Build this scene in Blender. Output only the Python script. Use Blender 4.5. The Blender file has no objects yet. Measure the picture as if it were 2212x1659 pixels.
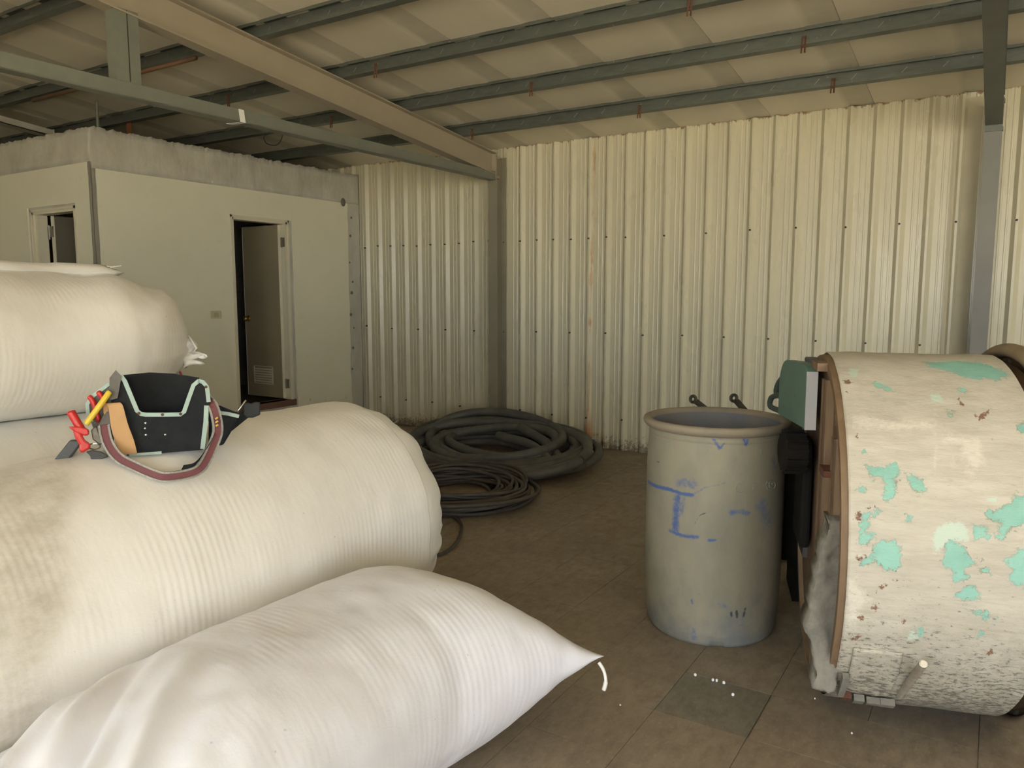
import bpy, bmesh, math, random
import numpy as np
from mathutils import Vector, Matrix, noise
random.seed(7)
S = bpy.context.scene
COL = S.collection
PI = math.pi

# ------------------------------------------------------------------ camera
cam_d = bpy.data.cameras.new('camera'); cam = bpy.data.objects.new('camera', cam_d); COL.objects.link(cam)
cam_d.sensor_fit = 'HORIZONTAL'; cam_d.sensor_width = 36.0; cam_d.lens = 36.0 * 1660 / 2212
cam_d.clip_start = 0.02; cam_d.clip_end = 400
cam.location = (0, 0, 1.42)
cam.rotation_euler = (math.radians(90 - 6.67), 0, math.radians(32.2))
S.camera = cam
# ------------------------------------------------------------------ world, sun, exposure
w = bpy.data.worlds.new('sky'); S.world = w; w.use_nodes = True
bg = w.node_tree.nodes['Background']; bg.inputs[0].default_value = (0.84, 0.92, 1.0, 1); bg.inputs[1].default_value = 9.0
sd = bpy.data.lights.new('sun', 'SUN'); sun = bpy.data.objects.new('sun', sd); COL.objects.link(sun)
sd.energy = 40.0; sd.angle = math.radians(1.0); sd.color = (1.0, 0.95, 0.855)
sun.rotation_euler = Vector((-1.0, 0.40, -1.35)).to_track_quat('-Z', 'Y').to_euler(); sun.location = (12, -6, 12)
def portal(name, x0, x1, z0, z1, y):
    d = bpy.data.lights.new(name, 'AREA'); d.shape = 'RECTANGLE'; d.size = x1 - x0; d.size_y = z1 - z0
    d.cycles.is_portal = True
    o = bpy.data.objects.new(name, d); COL.objects.link(o); o.location = ((x0 + x1) / 2, y, (z0 + z1) / 2)
    o.rotation_euler = (math.radians(90), 0, 0)      # emits towards +Y, into the room
OPEN_1 = (2.6, 12.4, 0.0, 2.9)       # the shed's wide entrance, behind the camera
OPEN_2 = (-2.5, 0.8, 0.0, 2.5)       # unseen doorway behind the camera, widened to fill light on the left
FRONT_Y = -3.4
portal('entrance_portal', *OPEN_1, FRONT_Y); portal('fill_doorway_portal', *OPEN_2, FRONT_Y)
vs = S.view_settings; vs.view_transform = 'Standard'; vs.look = 'None'; vs.gamma = 1.0; vs.use_curve_mapping = False
vs.exposure = -0.18
cy = S.cycles
cy.max_bounces = 8; cy.diffuse_bounces = 6; cy.glossy_bounces = 3; cy.transmission_bounces = 2; cy.caustics_reflective = False
cy.use_denoising = True; cy.sample_clamp_indirect = 6.0

# ------------------------------------------------------------------ helpers
ORG = {}
def org(p): return ORG.get(p.name, Vector((0, 0, 0))) if p else Vector((0, 0, 0))
def mesh_data(name, v, f, m, smooth):
    me = bpy.data.meshes.new(name); me.from_pydata([tuple(p) for p in v], [], f); me.update()
    if m: me.materials.append(m)
    if smooth:
        me.polygons.foreach_set('use_smooth', [True] * len(me.polygons))
    return me
def obj(name, mb, m, parent=None, smooth=False, at=None, bevel=0.0, recalc=True):
    """link one mesh object; mb.v are world coordinates"""
    o0 = org(parent) if parent else Vector(at or (0, 0, 0))
    v = [Vector(p) - o0 for p in mb.v]
    me = mesh_data(name, v, mb.f, m, smooth)
    if recalc:
        b = bmesh.new(); b.from_mesh(me); bmesh.ops.recalc_face_normals(b, faces=b.faces); b.to_mesh(me); b.free()
    o = bpy.data.objects.new(name, me); COL.objects.link(o)
    if parent: o.parent = parent
    else: o.location = o0
    ORG[o.name] = o0
    if bevel:
        bv = o.modifiers.new('edge', 'BEVEL'); bv.width = bevel; bv.segments = 2; bv.limit_method = 'ANGLE'; bv.angle_limit = math.radians(40)
    return o
def thing(name, loc, label, cat, group=None):
    o = bpy.data.objects.new(name, None); COL.objects.link(o); o.location = loc; o.empty_display_size = 0.1
    ORG[o.name] = Vector(loc); return tag(o, label, cat, group)
def tag(o, label, cat, group=None):
    o['label'] = label; o['category'] = cat; o['kind'] = 'thing'
    if group: o['group'] = group
    return o
def structure(o): o['kind'] = 'structure'; return o
def empty_structure(name, loc=(0, 0, 0)):
    o = bpy.data.objects.new(name, None); COL.objects.link(o); o.location = loc; ORG[o.name] = Vector(loc); return structure(o)
def place(name, me, parent, loc):
    o = bpy.data.objects.new(name, me); COL.objects.link(o); o.parent = parent; o.location = Vector(loc) - org(parent); ORG[o.name] = org(parent); return o

class MB:
    def __init__(s): s.v = []; s.f = []
    def add(s, v, f):
        n = len(s.v); s.v += [Vector(p) for p in v]; s.f += [tuple(i + n for i in q) for q in f]; return s
    def box(s, lo, hi, M=None):
        x0, y0, z0 = lo; x1, y1, z1 = hi
        v = [Vector(p) for p in ((x0,y0,z0),(x1,y0,z0),(x1,y1,z0),(x0,y1,z0),(x0,y0,z1),(x1,y0,z1),(x1,y1,z1),(x0,y1,z1))]
        if M: v = [M @ p for p in v]
        return s.add(v, [(0,3,2,1),(4,5,6,7),(0,1,5,4),(1,2,6,5),(2,3,7,6),(3,0,4,7)])
    def beam(s, p0, p1, w, h, up=(0, 0, 1)):
        p0 = Vector(p0); p1 = Vector(p1); d = (p1 - p0).normalized(); r = d.cross(Vector(up)).normalized(); u = r.cross(d)
        v = [p + r * a * w / 2 + u * b * h / 2 for p in (p0, p1) for a, b in ((-1,-1),(1,-1),(1,1),(-1,1))]
        return s.add(v, [(0,3,2,1),(4,5,6,7),(0,1,5,4),(1,2,6,5),(2,3,7,6),(3,0,4,7)])
    def tube(s, pts, r, n=8, caps=True):
        pts = [Vector(p) for p in pts]; m = len(pts); rs = r if isinstance(r, (list, tuple)) else [r] * m
        v = []; ref = Vector((0, 0, 1))
        for i, p in enumerate(pts):
            t = (pts[min(i + 1, m - 1)] - pts[max(i - 1, 0)]).normalized()
            if i == 0: a = t.cross(ref if abs(t.z) < .9 else Vector((1, 0, 0))).normalized()
            else: a = (a - t * a.dot(t)).normalized()
            b = t.cross(a)
            for k in range(n):
                q = 2 * PI * k / n; v.append(p + (a * math.cos(q) + b * math.sin(q)) * rs[i])
        f = [(i*n + k, i*n + (k+1) % n, (i+1)*n + (k+1) % n, (i+1)*n + k) for i in range(m - 1) for k in range(n)]
        if caps: f += [tuple(range(n - 1, -1, -1)), tuple((m-1)*n + k for k in range(n))]
        return s.add(v, f)
    def prism(s, poly, fr, d0, d1):
        """polygon of (a, b) extruded from depth d0 to d1; fr(a, b, d) -> point"""
        n = len(poly); v = [fr(a, b, d0) for a, b in poly] + [fr(a, b, d1) for a, b in poly]
        return s.add(v, [tuple(range(n))[::-1], tuple(range(n, 2*n))] + [(i, (i+1) % n, n + (i+1) % n, n + i) for i in range(n)])
    def strip(s, pts, wid, nrm, th=0.004):
        """a flat band along pts; wid(i) -> half-width vector, nrm(i) -> thickness direction"""
        n = len(pts); v = []
        for i, p in enumerate(pts):
            p = Vector(p); a = Vector(wid(i)); t = Vector(nrm(i)) * th / 2
            v += [p - a - t, p + a - t, p + a + t, p - a + t]
        f = [(4*i + k, 4*i + (k+1) % 4, 4*i + 4 + (k+1) % 4, 4*i + 4 + k) for i in range(n-1) for k in range(4)]
        return s.add(v, f + [(3,2,1,0), tuple(4*(n-1) + k for k in range(4))])
    def lathe(s, prof, fr, n=48, cap0=True, cap1=True):
        """prof: list of (r, h); fr(x, y, h) -> point"""
        v = [fr(r*math.cos(2*PI*k/n), r*math.sin(2*PI*k/n), h) for r, h in prof for k in range(n)]; m = len(prof)
        f = [(i*n + k, i*n + (k+1) % n, (i+1)*n + (k+1) % n, (i+1)*n + k) for i in range(m-1) for k in range(n)]
        if cap0: f.append(tuple(range(n))[::-1])
        if cap1: f.append(tuple((m-1)*n + k for k in range(n)))
        return s.add(v, f)
    def grid(s, fn, nu, nv, wrap=False):
        v = [fn(i/(nu-1), j/(nv if wrap else nv-1)) for i in range(nu) for j in range(nv)]
        f = [(i*nv + j, i*nv + (j+1) % nv, (i+1)*nv + (j+1) % nv, (i+1)*nv + j) for i in range(nu-1) for j in range(nv if wrap else nv-1)]
        return s.add(v, f)
def arc_pts(c, r, a0, a1, n, u, v): return [Vector(c) + Vector(u)*r*math.cos(a0+(a1-a0)*i/(n-1)) + Vector(v)*r*math.sin(a0+(a1-a0)*i/(n-1)) for i in range(n)]
def smooth_path(pts, n=6):
    P = [Vector(p) for p in pts]; out = []
    for i in range(len(P) - 1):
        p0, p1, p2, p3 = P[max(i-1,0)], P[i], P[i+1], P[min(i+2,len(P)-1)]
        for k in range(n):
            t = k / n; out.append(0.5*((2*p1)+(p2-p0)*t+(2*p0-5*p1+4*p2-p3)*t*t+(3*p1-p0-3*p2+p3)*t**3))
    return out + [P[-1]]

# ------------------------------------------------------------------ materials
class NT:
    def __init__(s, name):
        s.m = bpy.data.materials.new(name); s.m.use_nodes = True; s.t = s.m.node_tree; s.N = s.t.nodes
        s.b = s.N['Principled BSDF']; s.geo = s.N.new('ShaderNodeNewGeometry')
        s.pos = s.geo.outputs['Position']
    def link(s, a, b): s.t.links.new(a, b)
    def noise(s, scale, detail=4, rough=.6, stretch=None, src=None):
        n = s.N.new('ShaderNodeTexNoise'); n.inputs['Scale'].default_value = scale; n.inputs['Detail'].default_value = detail; n.inputs['Roughness'].default_value = rough
        p = src or s.pos
        if stretch:
            mp = s.N.new('ShaderNodeMapping'); mp.inputs['Scale'].default_value = stretch; s.link(p, mp.inputs[0]); p = mp.outputs[0]
        s.link(p, n.inputs['Vector']); return n.outputs[0]
    def math(s, op, a, b=None, clamp=False):
        n = s.N.new('ShaderNodeMath'); n.operation = op; n.use_clamp = clamp
        for k, x in ((0, a), (1, b)):
            if x is None: continue
            if isinstance(x, (int, float)): n.inputs[k].default_value = x
            else: s.link(x, n.inputs[k])
        return n.outputs[0]
    def ramp(s, x, lo, hi, a=0., b=1.):
        n = s.N.new('ShaderNodeMapRange'); n.clamp = True
        for k, q in ((1, lo), (2, hi), (3, a), (4, b)): n.inputs[k].default_value = q
        s.link(x, n.inputs[0]); return n.outputs[0]
    def mix(s, fac, a, b):
        n = s.N.new('ShaderNodeMix'); n.data_type = 'RGBA'
        if isinstance(fac, (int, float)): n.inputs[0].default_value = fac
        else: s.link(fac, n.inputs[0])
        for k, x in ((6, a), (7, b)):
            if isinstance(x, tuple): n.inputs[k].default_value = (*x, 1)
            else: s.link(x, n.inputs[k])
        return n.outputs[2]
    def sep(s):
        n = s.N.new('ShaderNodeSeparateXYZ'); s.link(s.pos, n.inputs[0]); return n.outputs
    def attr(s, name):
        n = s.N.new('ShaderNodeAttribute'); n.attribute_name = name; return n.outputs['Fac']
    def color(s, c):
        if isinstance(c, tuple): s.b.inputs['Base Color'].default_value = (*c, 1)
        else: s.link(c, s.b.inputs['Base Color'])
    def rough(s, r):
        if isinstance(r, (int, float)): s.b.inputs['Roughness'].default_value = r
        else: s.link(r, s.b.inputs['Roughness'])
    def bump(s, h, strength=.3, dist=.01, prev=None):
        n = s.N.new('ShaderNodeBump'); n.inputs['Strength'].default_value = strength; n.inputs['Distance'].default_value = dist
        s.link(h, n.inputs['Height'])
        if prev: s.link(prev, n.inputs['Normal'])
        s.link(n.outputs[0], s.b.inputs['Normal']); return n.outputs[0]
    def set(s, **k):
        for a, b in k.items(): s.b.inputs[a.replace('_', ' ')].default_value = b
        return s
def worn(name, base, dark=None, scale=6, amt=.5, rough=.6, metal=0., bump=.15, bscale=80, spots=None, stretch=None, spec=None):
    """paint or metal with a cloudy change of tone, fine relief and, if asked, spots of another colour"""
    t = NT(name); dark = dark or tuple(c * .6 for c in base)
    c = t.mix(t.ramp(t.noise(scale, 5, .65, stretch), .35, .75, 0, amt), base, dark)
    if spots:
        col, sc, lo = spots; c = t.mix(t.ramp(t.noise(sc, 6, .7), lo, lo + .04), c, col)
    t.color(c); t.rough(rough); t.set(Metallic=metal)
    if bump: t.bump(t.noise(bscale, 3), bump, .004)
    if spec is not None: t.b.inputs['Specular IOR Level'].default_value = spec
    return t.m
# ------------------------------------------------------------------ materials of the shell
def floor_material(name, base, dark):
    t = NT(name)
    oi = t.N.new('ShaderNodeObjectInfo')
    c = t.mix(t.ramp(t.noise(2.2, 5, .6), .35, .7), base, dark)
    c = t.mix(t.ramp(t.noise(26, 6, .75, (1, .45, 1)), .42, .66, 0, .62), c, tuple(q * .62 for q in dark))
    c = t.mix(t.ramp(t.noise(55, 4, .7, (1, .5, 1)), .55, .75, 0, .45), c, tuple(min(1, q * 1.5) for q in base))
    c = t.mix(t.ramp(oi.outputs['Random'], 0, 1, 0, .22), c, dark)
    c = t.mix(t.ramp(t.noise(9, 8, .8), .66, .7, 0, .7), c, tuple(q * .4 for q in dark))
    t.color(c); t.rough(t.ramp(t.noise(14, 4), .3, .7, .42, .7)); t.bump(t.noise(60, 4), .12, .003)
    return t.m
m_floor = floor_material('vinyl_tile', (.31, .255, .19), (.23, .185, .135))
m_floor_dark = floor_material('bare_cement', (.22, .2, .155), (.17, .155, .12))
def wall_sheet_material():
    t = NT('painted_steel_sheet'); x, y, z = t.sep()
    c = t.mix(t.ramp(t.noise(3, 5, .6, (2, 2, .35)), .4, .75, 0, .5), (.59, .555, .41), (.50, .465, .335))
    # dirt and flaking along the foot of the sheets
    foot = t.math('ADD', t.ramp(z, .0, .34, .26, -.22), t.noise(30, 7, .75))
    c = t.mix(t.ramp(foot, .62, .74, 0, .85), c, (.16, .125, .085))
    # rust at the cut top edge
    top = t.math('ADD', t.ramp(z, 2.74, 2.83, -.3, .32), t.noise(22, 5, .7, (1, 1, .6)))
    c = t.mix(t.ramp(top, .66, .74, 0, .85), c, (.2, .085, .035))
    # one orange rust run and its puddle at the bottom
    dx = t.math('ABSOLUTE', t.math('ADD', x, t.ramp(z, .1, 2.8, 3.18, 3.153)))
    run = t.math('MULTIPLY', t.ramp(t.math('ADD', dx, t.ramp(t.noise(6, 3, .6, (1, 1, .8)), .3, .7, -.012, .012)), .002, .014, 1, 0), t.ramp(t.noise(4, 4, .6, (1, 1, .6)), .3, .6, .2, .85))
    pud = t.math('MULTIPLY', t.ramp(dx, .016, .045, 1, 0), t.ramp(z, .1, .36, 1, 0))
    c = t.mix(t.math('MAXIMUM', t.math('MULTIPLY', run, .85), pud), c, (.36, .15, .025))
    t.color(c); t.rough(t.ramp(t.noise(5, 4, .6, (1, 1, .3)), .3, .7, .24, .36)); t.bump(t.noise(3, 2, .4, (1, 1, .25)), .08, .006)
    return t.m
m_wall = wall_sheet_material()
def ceiling_material():
    t = NT('cream_roof_sheet')
    c = t.mix(t.ramp(t.noise(1.6, 4, .6), .35, .75, 0, .5), (.79, .735, .605), (.72, .665, .54))
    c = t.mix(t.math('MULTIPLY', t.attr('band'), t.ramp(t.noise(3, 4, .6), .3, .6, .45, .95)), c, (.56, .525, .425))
    t.color(c); t.rough(.6); t.bump(t.noise(30, 3), .05, .004); return t.m
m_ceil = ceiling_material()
m_galv = worn('galvanised_steel', (.135, .148, .13), (.085, .093, .08), 14, .8, .42, .35, .1, 60, spots=((.33, .35, .33), 34, .66), stretch=(.6, .6, 2))
m_rafter = worn('beige_painted_steel', (.37, .32, .235), (.31, .265, .195), 3, .6, .5, .0, .06)
m_tie = worn('grey_green_steel', (.225, .235, .195), (.165, .175, .145), 6, .7, .48, .25, .08)
m_column = worn('blue_grey_primer', (.22, .215, .195), (.17, .168, .155), 3, .8, .55, 0, .08)
m_rust = worn('rust', (.13, .05, .025), (.06, .025, .014), 30, .9, .85, 0, .4, 120)
m_steel_dark = worn('dark_steel', (.05, .05, .048), (.03, .028, .026), 20, .7, .5, .5, .1)
m_black = worn('black_rubber', (.038, .038, .036), (.075, .07, .06), 9, .75, .65, 0, .15, 60)
m_plaster = None
def plaster():
    t = NT('cream_painted_plaster'); x, y, z = t.sep()
    c = t.mix(t.ramp(t.noise(2.0, 4, .6), .35, .75, 0, .6), (.83, .80, .645), (.765, .735, .585))
    c = t.mix(t.ramp(t.noise(5, 6, .75, (1, 1, 1.6)), .62, .8, 0, .35), c, (.42, .38, .27))
    low = t.math('ADD', t.ramp(z, .35, .95, .1, -.2), t.noise(13, 7, .75))
    c = t.mix(t.ramp(low, .7, .74, 0, .8), c, (.25, .24, .2))
    t.color(c); t.rough(.6); t.bump(t.noise(4, 3), .2, .01); return t.m
m_plaster = plaster()
def concrete(name, a, b, sc=5):
    t = NT(name)
    c = t.mix(t.ramp(t.noise(sc, 6, .7, (1, 1, .5)), .35, .7), a, b)
    c = t.mix(t.ramp(t.noise(sc * 4, 5, .7), .68, .74, 0, .7), c, tuple(q * .45 for q in b))
    t.color(c); t.rough(.85); t.bump(t.noise(40, 6, .7), .5, .008); return t.m
m_conc = concrete('bare_concrete', (.62, .60, .53), (.47, .45, .385))
m_block = concrete('grey_block', (.3, .29, .25), (.24, .23, .2), 12)
m_frame = worn('white_door_paint', (.72, .68, .54), (.62, .58, .46), 6, .5, .45, 0, .05)
m_leaf = worn('beige_door_leaf', (.34, .29, .19), (.29, .245, .16), 2.5, .6, .5, 0, .03)
m_brass = worn('brass', (.55, .38, .13), (.35, .22, .07), 20, .4, .25, .9, 0)
m_red_tile = worn('red_brown_step', (.19, .105, .075), (.14, .075, .055), 8, .7, .6, 0, .2)
m_out = worn('sunlit_yard', (.68, .6, .45), (.58, .51, .38), 1.5, .6, .9, 0, 0)
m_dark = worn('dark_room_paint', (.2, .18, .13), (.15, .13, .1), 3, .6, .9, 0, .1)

# ------------------------------------------------------------------ floor
WY = 6.4
floor = structure(obj('floor', MB().box((-10.4, FRONT_Y, -.12), (13.2, 6.62, -.004)), m_floor))
ground = structure(obj('ground', MB().box((-60, -70, -.4), (70, 60, -.13)), m_out))
TP = .3165
tb = MB().box((-TP/2 + .0009, -TP/2 + .0009, -.004), (TP/2 - .0009, TP/2 - .0009, 0))
me_tile = mesh_data('tile', tb.v, tb.f, m_floor, False); me_tile2 = mesh_data('tile', tb.v, tb.f, m_floor_dark, False)
x_first = -.6 - TP/2
for i in range(-7, 8):
    for j in range(0, 19):
        cx, cyy = x_first + i * TP, 2.385 + TP/2 + (j - 5) * TP - .012
        if i % 2: pass
        bare = (i, j) == (0, 5)
        o = place('tile', me_tile2 if bare else me_tile, floor, (cx, cyy, random.uniform(-.0006, .0004) - (.0005 if bare else 0)))
        o.rotation_euler = (0, 0, random.uniform(-.0016, .0016))
        if (i, j) == (1, 5): o.location.x += .0035

# ------------------------------------------------------------------ back wall of ribbed steel sheets
wall_back = empty_structure('wall_back', (0, WY, 0))
RP = .1812; RX0 = -3.918            # rib pitch, position of a rib
def rib_profile(x0, x1, flip=1):
    pts = [(x0, 0.)]
    k0 = math.ceil((x0 - RX0) / RP) - 1
    for k in range(k0, k0 + 400):
        r = RX0 + k * RP
        for dx, d in ((-.030, 0), (-.004, .03), (.012, .03), (.040, 0), (.075, 0), (.079, .003), (.087, .003), (.091, 0), (.116, 0), (.12, .003), (.128, .003), (.132, 0)):
            if x0 < r + dx < x1: pts.append((r + dx, d))
        if r > x1: break
    return pts + [(x1, 0.)]
def wall_sheet(x0, x1, z0, z1, base=0.):
    b = MB(); prof = rib_profile(x0, x1); n = len(prof); zs = [z0, z0 + .2, 1.0, 1.9, z1 - .05, z1]
    for z in zs:
        b.v += [Vector((x, WY - base - d, z)) for x, d in prof]
    b.f = [(r*n + i, r*n + i + 1, (r+1)*n + i + 1, (r+1)*n + i) for r in range(len(zs) - 1) for i in range(n - 1)]
    return b
edges = [-10.3, -8.3, -6.6, -4.085, -2.48, -.165, 1.2, 3.1, 5.3, 8.1, 10.6, 13.1]
for a, b_ in zip(edges[:-1], edges[1:]):
    obj('wall_sheet', wall_sheet(a, b_, 0, 2.815), m_wall, wall_back, recalc=False)
obj('flashing_strip', MB().box((-.335, WY - .012, 0), (-.175, WY + .002, 2.78)), worn('dull_flashing', (.5, .46, .33), (.4, .36, .25), 4, .6, .6), wall_back)
obj('sheet_backing', MB().box((-10.3, WY + .03, -.1), (13.2, WY + .05, 3.2)), m_steel_dark, wall_back)
sb = MB().lathe([(.008, 0), (.008, .012), (.005, .016), (.004, .026)], lambda x, y, h: Vector((x, -h, y)), 6)
me_screw = mesh_data('screw', sb.v, sb.f, m_steel_dark, False)
for k in range(-11, 25):
    r = RX0 + k * RP
    for zz, par in ((1.93, 0), (1.06, 1), (.28, 0)):
        if (k + par) % 2 == 0 or (r < -2.9 and zz == 1.93):
            place('screw', me_screw, wall_back, (r + .004 + random.uniform(-.004, .004), WY - .03, zz + random.uniform(-.012, .012)))

# ------------------------------------------------------------------ roof: joined sheets over purlins and rafters
SL = .107
def zr(y): return 2.715 + SL * (WY - y)             # top of rafters, underside of purlins
def zc(y): return zr(y) + .10                       # underside of the roof sheets
ceiling = empty_structure('ceiling', (0, 0, 3))
PW = .745; PX0 = -1.61
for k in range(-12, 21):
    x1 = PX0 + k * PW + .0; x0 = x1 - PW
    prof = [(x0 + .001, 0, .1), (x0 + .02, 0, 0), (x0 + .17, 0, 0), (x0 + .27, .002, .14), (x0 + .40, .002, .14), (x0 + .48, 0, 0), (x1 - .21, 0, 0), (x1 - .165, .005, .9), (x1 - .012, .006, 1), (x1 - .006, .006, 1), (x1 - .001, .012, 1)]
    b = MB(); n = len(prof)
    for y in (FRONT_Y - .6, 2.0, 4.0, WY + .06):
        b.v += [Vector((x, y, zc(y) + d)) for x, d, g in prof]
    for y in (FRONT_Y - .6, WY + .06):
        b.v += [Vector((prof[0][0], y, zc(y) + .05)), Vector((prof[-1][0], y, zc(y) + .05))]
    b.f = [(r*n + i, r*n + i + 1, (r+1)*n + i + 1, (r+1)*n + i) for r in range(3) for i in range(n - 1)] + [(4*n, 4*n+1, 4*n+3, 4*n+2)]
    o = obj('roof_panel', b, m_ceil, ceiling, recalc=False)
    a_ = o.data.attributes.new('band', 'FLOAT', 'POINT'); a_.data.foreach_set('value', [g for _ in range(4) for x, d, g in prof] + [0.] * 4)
PUR = [5.655, 4.925, 4.2, 3.465, 2.66]
names = ['lowest galvanised roof purlin, running just above the ribbed wall', 'second galvanised roof purlin up from the ribbed wall', 'third galvanised roof purlin up from the ribbed wall', 'fourth galvanised roof purlin from the wall, just above the brown stick']
me_clip = None
for i, y in enumerate(PUR):
    zb = zr(y); X0, X1 = -10.2, 13.0
    if i < 4: lab = names[i]
    elif i == 4: lab = 'fifth galvanised roof purlin from the wall, cutting the top left corner'
    else: lab = 'galvanised roof purlin overhead, nearer the entrance than the picture shows'
    t = thing('roof_purlin', (-1.5, y, zb), lab, 'beam', 'roof purlins')
    b = MB()
    prof = [(-.022, .022), (-.022, .0), (.03, .0), (.03, .1), (-.022, .1), (-.022, .080), (-.0195, .080), (-.0195, .0975), (.0275, .0975), (.0275, .0025), (-.0195, .0025), (-.0195, .022)]
    n = len(prof)
    for x in (X0, X1): b.v += [Vector((x, y + d, zb + h + .003 + SL * -d)) for d, h in prof]
    b.f = [(k, (k+1) % n, n + (k+1) % n, n + k) for k in range(n)]
    b.add([b.v[k] for k in range(n)], []); 
    b.v = b.v[:2*n]
    obj('channel', b, m_galv, t)
    # embossed slanting marks along the web
    eb = MB()
    for k in range(30):
        x = -5.6 + k * .26 + random.uniform(-.03, .03)
        eb.beam((x, y + .0262, zb + .026), (x + .045, y + .0262, zb + .072), .003, .0022, (0, 1, 0))
    obj('slanting_mark', eb, worn('bright_zinc', (.33, .35, .33), (.25, .27, .25), 20, .4, .35, .5, 0) if i == 0 else bpy.data.materials['bright_zinc'], t)['kind'] = 'stuff'
    cl = [[-1.02, .62, -3.95, -2.4], [-2.92, -1.06, .9, -4.9], [-1.5, -3.74, .5, -5.3], [-2.35, -6.2], [-3.0], [], [], []][i]
    for x in cl:
        cb = MB().beam((x - .010, y - .026, zb + .05), (x - .014, y - .028, zb - .045), .006, .008).beam((x + .008, y - .026, zb + .05), (x + .006, y - .028, zb - .045), .006, .008).beam((x - .013, y - .027, zb + .045), (x + .011, y - .027, zb + .045), .008, .01).beam((x - .013, y - .027, zb - .01), (x + .01, y - .027, zb - .01), .006, .01)
        obj('rusty_clip', cb, m_rust, t)
def i_beam(b, p0, p1, dep, wid, tf=.009, tw=.007):
    """I section hanging below the line p0-p1 (its top face)"""
    p0 = Vector(p0); p1 = Vector(p1); d = (p1 - p0).normalized(); r = d.cross(Vector((0, 0, 1))).normalized(); u = r.cross(d)
    b.beam(p0 - u * tf/2, p1 - u * tf/2, wid, tf); b.beam(p0 - u * (dep - tf/2), p1 - u * (dep - tf/2), wid, tf)
    b.beam(p0 - u * dep/2, p1 - u * dep/2, tw, dep - 2*tf)
def rafter(x, label, m):
    t = thing('roof_rafter', (x, 3, zr(3)), label, 'beam', 'roof rafters')
    b = MB(); i_beam(b, (x, FRONT_Y, zr(FRONT_Y)), (x, WY - .21, zr(WY - .21)), .2, .1); obj('i_beam', b, m, t)
    pb = MB()
    for zq in (zr(WY) - .02, zr(WY) - .2): pb.box((x + .03, WY - .205, zq - .012), (x + .055, WY - .165, zq + .012))
    pb.box((x - .05, WY - .216, zr(WY) - .215), (x + .05, WY - .204, zr(WY) - .0))
    obj('end_plate', pb, m, t)
    return t
def column(x, label, m=None):
    t = thing('steel_column', (x, WY - .1, 0), label, 'column', 'steel columns on the ribbed wall')
    b = MB()
    for y in (WY - .2, WY - .045): b.box((x - .05, y, 0), (x + .05, y + .009, zr(WY) - .0))
    b.box((x - .0035, WY - .191, 0), (x + .0035, WY - .045, zr(WY) - .02)); obj('h_section', b, m or m_column, t)
    obj('base_plate', MB().box((x - .09, WY - .22, 0), (x + .09, WY - .03, .012)), m_rust, t)
XR, XL = -.1, -4.12
rafter(XL, 'beige painted roof rafter sloping down to the column in the corner of the wall', m_rafter)
rafter(XR, 'grey roof rafter overhead, at the upper right above the steel column', worn('grey_green_rafter', (.14, .148, .13), (.1, .105, .09), 4, .8, .5, .2, .1))
column(XL, 'grey steel column under the beige rafter, between the two stretches of ribbed wall', worn('tan_grey_steel', (.27, .245, .18), (.2, .18, .135), 3, .8, .55, 0, .08))
column(XR, 'blue-grey steel column standing at the right behind the mixer')
# tie beam and its post
t = thing('tie_beam', (XL, 3, 2.5), 'grey steel tie beam running level below the beige rafter', 'beam')
b = MB(); b.box((XL + .035, 0.2, 2.49), (XL + .04, WY - .21, 2.565)); b.box((XL - .04, 0.2, 2.487), (XL + .04, WY - .21, 2.492)); b.box((XL - .04, .2, 2.49), (XL - .035, WY - .21, 2.565))
obj('channel', b, m_tie, t); obj('bolt', MB().box((XL + .0, WY - .21, 2.5), (XL + .05, WY - .16, 2.53)), m_rust, t)
t = thing('hanger_post', (XL, 2.56, 2.57), 'short grey steel post between the tie beam and the beige rafter', 'post')
b = MB(); b.box((XL + .034, 2.506, 2.566), (XL + .04, 2.64, 2.945)); b.box((XL - .04, 2.5, 2.566), (XL + .04, 2.506, 2.945)); obj('channel', b, m_tie, t)
obj('groove', MB().box((XL + .0405, 2.572, 2.57), (XL + .042, 2.577, 2.94)), m_steel_dark, t)
t = thing('steel_channel', (-7.55, 3.4, 3.0), 'pale metal channel ending above the block room at the far left', 'beam')
b = MB(); Y0, Y1 = 1.2, 3.94
for lo, hi in (((-7.61, 0), (-7.60, .06)), ((-7.51, 0), (-7.50, .06)), ((-7.61, 0), (-7.50, .008))):
    b.add([Vector((x, y, zr(y) - .11 + h)) for y in (Y0, Y1) for x in (lo[0], hi[0]) for h in (lo[1], hi[1])], [(0,1,3,2),(4,6,7,5),(0,2,6,4),(2,3,7,6),(3,1,5,7),(1,0,4,5)])
obj('channel', b, worn('pale_metal', (.55, .53, .45), (.4, .38, .3), 5, .5, .4, .3), t)
obj('end_cap', MB().box((-7.62, Y1, zr(Y1) - .115), (-7.49, Y1 + .012, zr(Y1) - .045)), bpy.data.materials['pale_metal'], t)

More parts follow.
